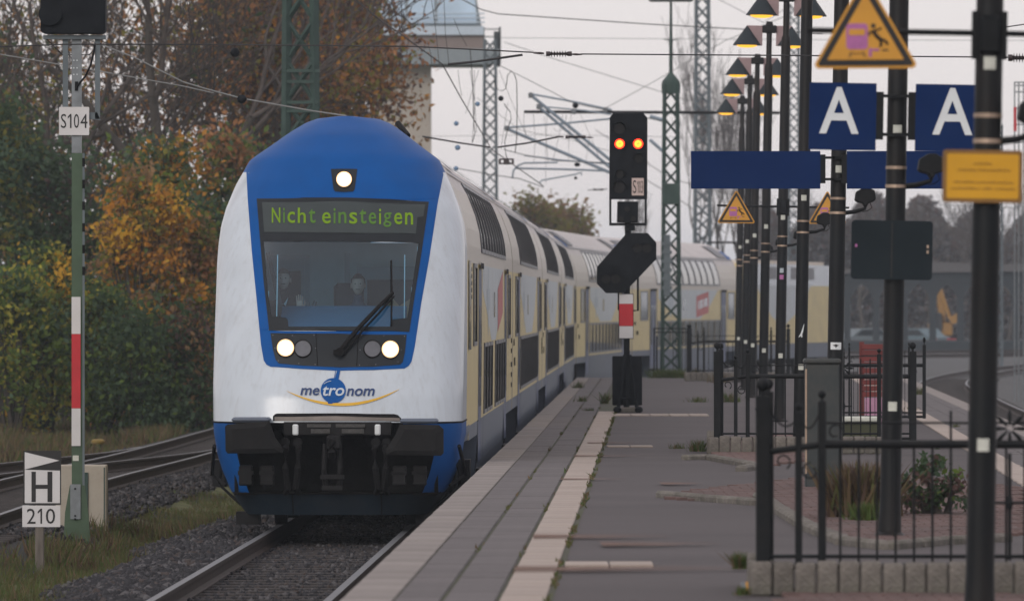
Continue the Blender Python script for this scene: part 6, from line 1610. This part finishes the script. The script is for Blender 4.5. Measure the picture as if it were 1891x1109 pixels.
mb = MB(); mb.prism([(edge_l(170) + .3, -.5), (edge_l(170) + .9, .36), (9.0, .36), (9.8, -.5)], 167, 196); mb.build('bank', M['turf'], t, world=True)

# ---------------------------------------------------------------- signals and boards
# S103 on the platform
b = P(1158, 760, 112.8); b.z = PZ - .012
sg = thing('railway_signal', 'black signal on the platform with two lit red lamps and plate S 103', 'signal', b)
s_ = FPX / 112.8
def sx(x): return (x - 1158) / s_
def sz(y): return CAMZ - (y - HY) / s_ - (PZ - .012)
def sp_(poly): return [(sx(x), sz(y)) for x, y in poly]
mb = MB(); mb.tube([(sx(1157), .06, .02), (sx(1158), .06, sz(545)), (sx(1160), .06, sz(400))], .052, 10); mb.build('mast', M['signal_black'], sg, smooth=True)
mb = MB(); mb.prism(sp_([(1126, 217), (1132, 209.5), (1188, 209.5), (1195.5, 218), (1195, 368), (1125, 368)]), -.12, .08); mb.build('signal_head', M['signal_black'], sg, bevel=.008)
def lamp(x, y, r, m, hood=True, parent=sg):
    mb = MB(); R_ = r / s_; n = 20
    mb.lathe((sx(x), -.13, sz(y)), [(R_ * 1.1, -.02), (R_ * 1.12, .014)], n, axis='y'); h = mb.build('lamp_ring', M['signal_black'], parent, smooth=True)
    if hood:
        mb = MB(); rows = [[Vector((sx(x) + R_ * 1.2 * math.cos(R(a)), -.12 - q, sz(y) + R_ * 1.2 * math.sin(R(a)))) for a in range(-10, 191, 20)] for q in (0, .12)]
        mb.grid(rows); mb.build('hood', M['signal_black'], h, smooth=True)
    mb = MB(); mb.lathe((sx(x), -.152, sz(y)), [(R_ * .97, -.004), (R_, .003)], n, axis='y'); mb.build('lens', M[m], h)
    return h
for x, y, r in ((1143.5, 238, 10), (1179, 293, 8), (1144.5, 322, 7.5), (1143, 346.5, 10.5)): lamp(x, y, r, 'lens_dark')
for x, y in ((1144, 266), (1178, 266)):
    h = lamp(x, y, 8.8, 'lamp_red', True); mb = MB(); R_ = 6.6 / s_; mb.lathe((sx(x), -.158, sz(y)), [(R_ * .97, -.004), (R_, .001)], 18, axis='y'); mb.build('lamp_core', M['lamp_amber'], h)
    mb = MB(); mb.tube([(sx(x) - .02, -.165, sz(y) - .012), (sx(x) + .012, -.165, sz(y) + .014), (sx(x) + .02, -.165, sz(y) - .004)], .005, 5); mb.build('filament', M['lamp_red'], h)
mb = MB(); mb.bx(sx(1166.5), sx(1188.5), -.128, -.122, sz(361), sz(329)); pl = mb.build('number_plate', mat('pinkish_plate', (.50, .40, .37), .6, var=.08), sg)
mb = MB(); put_text(mb, 'S', sx(1168.5), sx(1175), sz(357), sz(333), -.131); put_one(mb, sx(1176.6), sx(1178.8), sz(357), sz(334), -.131); put_text(mb, '0', sx(1179.8), sx(1182.8), sz(357), sz(334), -.131); put_text(mb, '3', sx(1183.8), sx(1187), sz(357), sz(334), -.131); mb.build('number', M['sign_black'], pl)
mb = MB(); mb.bx(sx(1125), sx(1129), -.02, .02, sz(416), sz(368)); mb.bx(sx(1190.5), sx(1194.5), -.02, .02, sz(416), sz(368)); mb.bx(sx(1125), sx(1194.5), -.021, .021, sz(416.5), sz(411.5)); mb.build('head_frame', M['signal_black'], sg)
mb = MB(); mb.prism(sp_([(1140, 372), (1178, 372), (1178, 411), (1139, 411)]), -.12, .04); mb.build('shunt_signal', M['signal_black'], sg, bevel=.008)
for x, y in ((1158, 386), (1147, 404), (1169.5, 404)): lamp(x, y, 5, 'lens_dark', False)
mb = MB(); mb.cbox((sx(1163), -.02, sz(421)), (.17, .10, .08), .01); mb.build('bracket', M['signal_black'], sg)
mb = MB(); mb.prism(sp_([(1157, 430.5), (1196, 430), (1212, 448), (1212, 478), (1152, 541), (1119, 541), (1102, 523.5), (1102, 493)]), -.09, .03); bd = mb.build('oblique_board', M['signal_black'], sg, bevel=.008)
for x, y in ((1186, 458), (1128, 515)):
    mb = MB(); n = 20; mb.add([(sx(x) + 20 / s_ * math.cos(2 * math.pi * k / n), -.10 - .05 * q, sz(y) + 9.5 / s_ * math.sin(2 * math.pi * k / n)) for q in (0, 1) for k in range(n)], [(k, (k + 1) % n, (k + 1) % n + n, k + n) for k in range(n // 2 + 1)]); mb.build('hood', M['signal_black'], bd, smooth=True)
    for q in (-9, 9):
        mb = MB(); mb.lathe((sx(x + q), -.094, sz(y)), [(8 / s_, -.006), (8.5 / s_, .004)], 16, axis='y'); mb.build('lens', M['lens_dark'], bd)
for y0, y1, m_ in ((543, 560.5, 'sheet_white'), (560.8, 601.5, 'red'), (602, 624, 'sheet_white')):
    mb = MB(); mb.bx(sx(1143.5), sx(1169), -.035, -.02, sz(y1), sz(y0)); mb.build('mast_sheet', M[m_], sg)
mb = MB(); mb.bx(sx(1142.5), sx(1170), -.019, -.008, sz(625), sz(542)); mb.build('sheet_back', M['signal_black'], sg)
mb = MB(); mb.tube([(sx(1178), .0, sz(490)), (sx(1178), .0, sz(573)), (sx(1165), .0, sz(573))], .02, 6); mb.build('conduit', M['signal_black'], sg)
mb = MB(); mb.tube([(sx(1142), .0, sz(541)), (sx(1142), .0, sz(572)), (sx(1150), .0, sz(572))], .014, 6); mb.build('conduit', M['signal_black'], sg)
mb = MB(); mb.cbox((sx(1158.5), .16, (sz(657) + sz(748)) / 2), (sx(1186) - sx(1131), .16, sz(657) - sz(748)), .012); mb.build('base_cabinet', M['signal_black'], sg)
for s2_, (xb, xt) in ((0, (1142, 1154)), (1, (1176, 1163))):
    mb = MB(); mb.tube([(sx(xb), -.06, sz(753)), (sx(xt), .02, sz(655))], .035, 6); mb.build('foot_strut', M['signal_black'], sg)
    mb = MB(); mb.cbox((sx(xb) + (-.02 if s2_ == 0 else .03), -.08, .05), (.13, .2, .10), .03); mb.build('foot', M['signal_black'], sg)
mb = MB(); mb.tube([(sx(1144), -.04, sz(735)), (sx(1174), -.04, sz(735))], .02, 6); mb.build('cross_brace', M['signal_black'], sg)
mb = MB(); mb.cbox((sx(1158.5), .0, .04), (.30, .2, .1), .02); mb.build('concrete_foot', M['kerb'], sg)

# S104 mast at the left
b = P(143, 1012, 81); b.z = -.45; s_ = FPX / 81
def sx(x): return (x - 143) / s_
def sz(y): return CAMZ - (y - HY) / s_ + .45
g4 = thing('railway_signal', 'green signal mast with plate S104, black head cut by the top edge', 'signal', b)
mb = MB(); mb.bx(sx(133), sx(156), -.06, .02, .0, sz(283)); mb.build('mast', M['mast_green'], g4, bevel=.004)
mb = MB(); mb.bx(sx(153), sx(157), -.075, -.062, .6, sz(283)); mb.build('mast_flange', M['lattice_grey'], g4)
mb = MB(); mb.bx(sx(133), sx(151), -.065, .02, sz(283) + .003, sz(73)); mb.build('upper_mast', M['galv'], g4)
for y in (300, 340, 380, 420, 460, 500): MB().box((sx(155), -.07, sz(y)), (.03, .02, .10)).build('slot', M['rubber'], g4)
mb = MB(); mb.prism([(sx(117), 0), (sx(121), sz(945)), (sx(130), sz(895)), (sx(158), sz(895)), (sx(164), sz(945)), (sx(170), 0)], -.10, -.065); mb.build('foot_plate', M['mast_green'], g4)
mb = MB(); mb.bx(sx(131), sx(150), -.12, -.10, sz(957), sz(893)); mb.build('splice_plate', M['galv'], g4)
for y in (901, 951, 957): MB().box((sx(140), -.125, sz(y)), (.02, .012, .02)).build('bolt', M['rubber'], g4)
mb = MB(); mb.prism(rrect(sx(77), sx(196.5), sz(63), sz(-110), .05), -.20, .10); hd = mb.build('signal_head', M['signal_black'], g4, bevel=.006)
mb = MB(); mb.lathe((sx(95), -.22, sz(28)), [(.135, -.10), (.135, .03)], 20, axis='y'); h = mb.build('lamp_hood', M['signal_black'], hd, smooth=True)
mb = MB(); mb.lathe((sx(99), -.205, sz(31)), [(.09, -.005), (.095, .003)], 20, axis='y'); mb.build('lens', M['lens_dark'], hd)
mb = MB(); mb.bx(sx(81), sx(196), -.12, .05, sz(73), sz(66)); mb.build('head_beam', M['lattice_grey'], g4)
for x0, x1, yb in ((116.5, 126, 200), (176, 185, 220)):
    mb = MB(); mb.bx(sx(x0), sx(x1), -.06, -.01, sz(yb), sz(72)); mb.build('head_bracket', M['lattice_grey'], g4)
mb = MB(); mb.prism([(sx(165), sz(208)), (sx(180), sz(208)), (sx(186), sz(222)), (sx(165), sz(220))], -.06, -.0); mb.build('bracket_foot', M['lattice_grey'], g4)
mb = MB(); mb.tube([(sx(176), -.05, sz(80)), (sx(174), -.09, sz(98)), (sx(168), -.10, sz(122)), (sx(158), -.09, sz(142)), (sx(147), -.08, sz(155)), (sx(142), -.07, sz(163))], .013, 6); mb.build('cable', M['rubber'], g4, smooth=True)
mb = MB(); mb.tube([(sx(82), -.02, sz(68)), (sx(116), -.05, sz(102)), (sx(165), -.05, sz(102)), (sx(187), -.02, sz(80))], .006, 5); mb.build('stay_wire', M['rubber'], g4)
mb = MB(); mb.bx(sx(139), sx(145), -.075, -.064, sz(168), sz(151)); mb.build('cable_gland', M['rubber'], g4)
for x in (137, 143):
    for y in (112, 126, 138): MB().box((sx(x), -.068, sz(y)), (.012, .008, .014)).build('bolt', M['sign_white'], g4)
mb = MB(); mb.prism(rrect(sx(110), sx(165.5), sz(250), sz(198), .012), -.10, -.08); pl = mb.build('number_plate', M['sheet_white'], g4)
mb = MB(); put_text(mb, 'S', sx(113.5), sx(123.5), sz(237), sz(211), -.104); put_one(mb, sx(126), sx(133), sz(237), sz(211), -.104); put_text(mb, '0', sx(137.5), sx(147), sz(237), sz(211), -.104); put_text(mb, '4', sx(149.5), sx(162.5), sz(237), sz(211), -.104); mb.build('number', M['sign_black'], pl)
for y0, y1, m_ in ((548, 616, 'sheet_white'), (616.4, 753, 'red'), (753.4, 822.5, 'sheet_white')):
    mb = MB(); mb.bx(sx(133), sx(149.5), -.08, -.066, sz(y1), sz(y0)); mb.build('mast_sheet', M[m_], g4)
mb = MB(); mb.bx(sx(135), sx(146), -.066, -.062, sz(850), sz(840)); mb.build('sticker', M['sticker'], g4)
# cabinet behind
b = P(150, 995, 84); b.z = -.45; s_ = FPX / 84
t = thing('electric_cabinet', 'cream lineside cabinet behind the green signal mast', 'cabinet', b)
mb = MB(); mb.cbox((0, .1, .16 + .42), ((197 - 103) / s_, .3, 130 / s_), .012); mb.build('case', M['cabinet'], t)
mb = MB(); mb.bx((192 - 150) / s_, (194 - 150) / s_, -.056, -.05, .18, .98); mb.bx((157 - 150) / s_, (163 - 150) / s_, -.075, -.05, .1, .92); mb.build('door_edge', M['lattice_green'], t)
for x in (-.2, .2):
    mb = MB(); mb.cbox((x, .1, .08), (.07, .2, .2), .01); mb.build('leg', M['galv'], t)
# H board
b = P(73, 1066, 73); b.z = -.45; s_ = FPX / 73
def sx(x): return (x - 73) / s_
def sz(y): return CAMZ - (y - HY) / s_ + .45
t = thing('stop_board', 'black and white H stop board with arrow and 210 plate on a wooden post', 'sign', b)
M['post_wood'] = mat('grey_wood_post', (.13, .115, .10), .9, var=.25, scale=6, bump=.4, stretch=(4, 4, .6))
mb = MB(); mb.cbox((0, .03, sz(1066) / 2 + sz(850) / 2), (16 / s_, .09, sz(850) - sz(1066)), .01); mb.build('post', M['post_wood'], t)
mb = MB(); mb.bx(sx(43.5), sx(113), -.025, -.012, sz(931), sz(831.5)); bp_ = mb.build('board', M['sign_black'], t)
mb = MB(); mb.add([(sx(46), -.0285, sz(834)), (sx(46), -.0285, sz(866)), (sx(110), -.0285, sz(849.5))], [(0, 1, 2)]); mb.build('arrow', M['sheet_white'], bp_)
mb = MB(); mb.add([(sx(46), -.0285, sz(867)), (sx(46), -.0285, sz(866.5)), (sx(109), -.0285, sz(868)), (sx(111), -.0285, sz(868)), (sx(111), -.0285, sz(928)), (sx(46), -.0285, sz(928))], [(0, 1, 2, 3, 4, 5)]); fld = mb.build('white_field', M['sheet_white'], bp_)
mb = MB(); y_ = -.031
for x0, x1, y0, y1 in ((58.5, 66.5, 870, 926), (88, 97, 870, 926), (66.5, 88, 894, 901.5)): mb.add([(sx(x0), y_, sz(y0)), (sx(x1), y_, sz(y0)), (sx(x1), y_, sz(y1)), (sx(x0), y_, sz(y1))], [(0, 1, 2, 3)])
mb.build('letter', M['sign_black'], fld)
mb = MB(); mb.bx(sx(41.5), sx(111.5), -.025, -.012, sz(972), sz(932.5)); nb = mb.build('number_plate', M['sheet_white'], t)
mb = MB()
put_text(mb, '2', sx(50), sx(66), sz(966), sz(938), -.0285); put_one(mb, sx(70), sx(78), sz(966), sz(938), -.0285); put_text(mb, '0', sx(85), sx(102), sz(966), sz(938), -.0285)
mb.build('number', M['sign_black'], nb)
# point lantern
b = P(181, 830, 128); b.z = -.45; s_ = FPX / 128
t = thing('point_lantern', 'rusty point lever with yellow topped weight by the left tracks', 'point lever', b)
mb = MB(); mb.cbox((-.06, 0, .15), (.10, .2, .35), .02); mb.tube([(.08, 0, 0), (.06, 0, .25), (.03, 0, .36)], .03, 6); mb.tube([(-.15, 0, .2), (-.02, 0, .3)], .03, 6); mb.build('frame', M['rail'], t)
mb = MB(); mb.lathe((.0, 0, .42), [(.10, -.05), (.13, -.02), (.13, .02), (.08, .05)], 14); mb.build('weight', mat('worn_yellow', (.22, .15, .03), .7, var=.3, dirt=(.06, .045, .03), dscale=5), t, smooth=True)

# ---------------------------------------------------------------- beyond the tracks at the right
DC = 430.0; sc_ = FPX / DC
def cx_(x): return (x - 1560) / sc_
def cz_(y): return CAMZ - (y - HY) / sc_ + .5
cv = thing('station_arcade', 'hazy station canopy with pointed arches beyond the tracks', 'canopy', ((1560 - CX) / FPX * DC, DC, -.5))
M['arcade'] = mat('arcade_paint', (.014, .020, .025), .8, var=.1)
M['arcade_roof'] = mat('arcade_roof', (.075, .072, .074), .7, var=.1)
mb = MB(); mb.prism([(cx_(1545), cz_(505)), (cx_(1545), cz_(498)), (cx_(1720), cz_(484)), (cx_(2020), cz_(492)), (cx_(2020), cz_(500))], -3, 3); mb.build('roof', M['arcade_roof'], cv)
mb = MB(); mb.bx(cx_(1550), cx_(2015), -2.6, -2.3, cz_(523), cz_(500)); mb.build('lintel', M['arcade'], cv)
for i, x in enumerate((1561, 1614, 1666, 1718, 1769, 1820, 1871, 1922, 1973)):
    mb = MB(); mb.bx(cx_(x - 6), cx_(x + 6), -2.6, -2.2, 0, cz_(522)); col_ = mb.build('column', M['arcade'], cv)
    for s2_ in (-1, 1):
        mb = MB(); mb.prism([(cx_(x + 6 * s2_), cz_(522)), (cx_(x + 25.5 * s2_), cz_(522)), (cx_(x + 25.5 * s2_), cz_(526)), (cx_(x + 16 * s2_), cz_(533)), (cx_(x + 9 * s2_), cz_(543)), (cx_(x + 6 * s2_), cz_(552))], -2.55, -2.35); mb.build('arch_bracket', M['arcade'], col_)
t = thing('far_platform', 'far platform below the hazy arcade', None, (20, 425, 0), kind='structure')
MB().bx(cx_(1400) + cv.location.x, cx_(2050) + cv.location.x, 424, 440, -.55, .30).build('slab', M['arcade'], t, world=True)
# excavator
e_ = thing('excavator', 'yellow excavator seen through an arch of the hazy canopy', 'excavator', ((1740 - CX) / FPX * 455, 455, -.5))
M['digger'] = mat('digger_yellow', (.27, .14, .02), .5, var=.1)
mb = MB(); mb.cbox((0, 0, .5), (1.6, 3.0, .7), .2); mb.build('crawler', M['steel_dark'], e_)
mb = MB(); mb.cbox((-.1, .3, 1.4), (1.5, 2.2, .9), .1); mb.build('house', M['digger'], e_)
mb = MB(); mb.cbox((-.45, -.6, 1.9), (.75, 1.0, 1.2), .08); mb.build('cab', M['pane'], e_)
mb = MB(); mb.prism([(-.1, 1.5), (.25, 1.5), (.15, 3.4), (-.1, 4.2), (-.3, 4.2), (-.35, 3.2)], -.3, 0); mb.build('boom', M['digger'], e_)
mb = MB(); mb.prism([(-.3, 4.2), (-.1, 4.2), (.55, 2.2), (.35, 2.1)], -.8, -.55); mb.build('stick', M['digger'], e_)
mb = MB(); mb.prism([(.3, 2.2), (.65, 2.3), (.95, 2.5), (1.0, 1.9), (.6, 1.75)], -1.0, -.4); mb.build('bucket', M['digger'], e_)
mb = MB(); mb.bx(-.8, .8, -2.0, -1.9, .3, .8); mb.build('barrier', M['red'], e_)
def car(label, px, d, m, rz):
    t = thing('parked_car', label, 'car', ((px - CX) / FPX * d, d, -.45), 'parked cars beyond the arcade', rz=rz)
    side = [(-2.0, .35), (-2.05, .75), (-1.5, .92), (-.75, 1.42), (.75, 1.45), (1.5, .98), (2.02, .88), (2.05, .35)]
    mb = MB(); mb.prism(side, -.82, .82); mb.build('body', m, t, bevel=.06)
    mb = MB(); mb.prism([(-1.2, .98), (-.68, 1.36), (.68, 1.38), (1.25, 1.0)], -.835, .835); mb.build('side_window', M['pane'], t)
    for x in (-1.25, 1.25):
        for y in (-.78, .78):
            mb = MB(); mb.lathe((x, y, .32), [(.32, -.1), (.32, .1)], 16, axis='y'); w2 = mb.build('wheel', M['rubber'], t); mb = MB(); mb.lathe((x, y, .32), [(.18, -.105), (.18, .105)], 12, axis='y'); mb.build('rim', M['galv'], w2)
    for y in (-.6, .6): MB().box((2.03, y, .75), (.06, .3, .14)).build('tail_lamp', M['red'], t)
    for y in (-.6, .6): MB().box((-2.03, y, .68), (.06, .3, .14)).build('headlight', M['sign_white'], t)
    return t
car('pale car parked under the left arch of the arcade', 1596, 448, mat('car_pale_paint', (.12, .15, .165), .6), .5)
car('pale blue car with red tail lamp under the middle arch', 1700, 446, mat('car_light_blue', (.10, .15, .175), .6), -.9)
# ---------------------------------------------------------------- haze
hz = MB().bx(-2700, 2700, -70, 4300, -1.7, 34).build('haze', [])
tag(hz, 'thin grey evening mist over the station', None, None, 'stuff')
hm = bpy.data.materials.new('haze'); hm.use_nodes = True; n = hm.node_tree; n.nodes.clear()
ho = n.nodes.new('ShaderNodeOutputMaterial'); pv = n.nodes.new('ShaderNodeVolumePrincipled')
pv.inputs['Color'].default_value = (.80, .90, 1.0, 1); pv.inputs['Density'].default_value = .00028; pv.inputs['Anisotropy'].default_value = .0
n.links.new(pv.outputs[0], ho.inputs['Volume'])
hz.data.materials.clear(); hz.data.materials.append(hm)
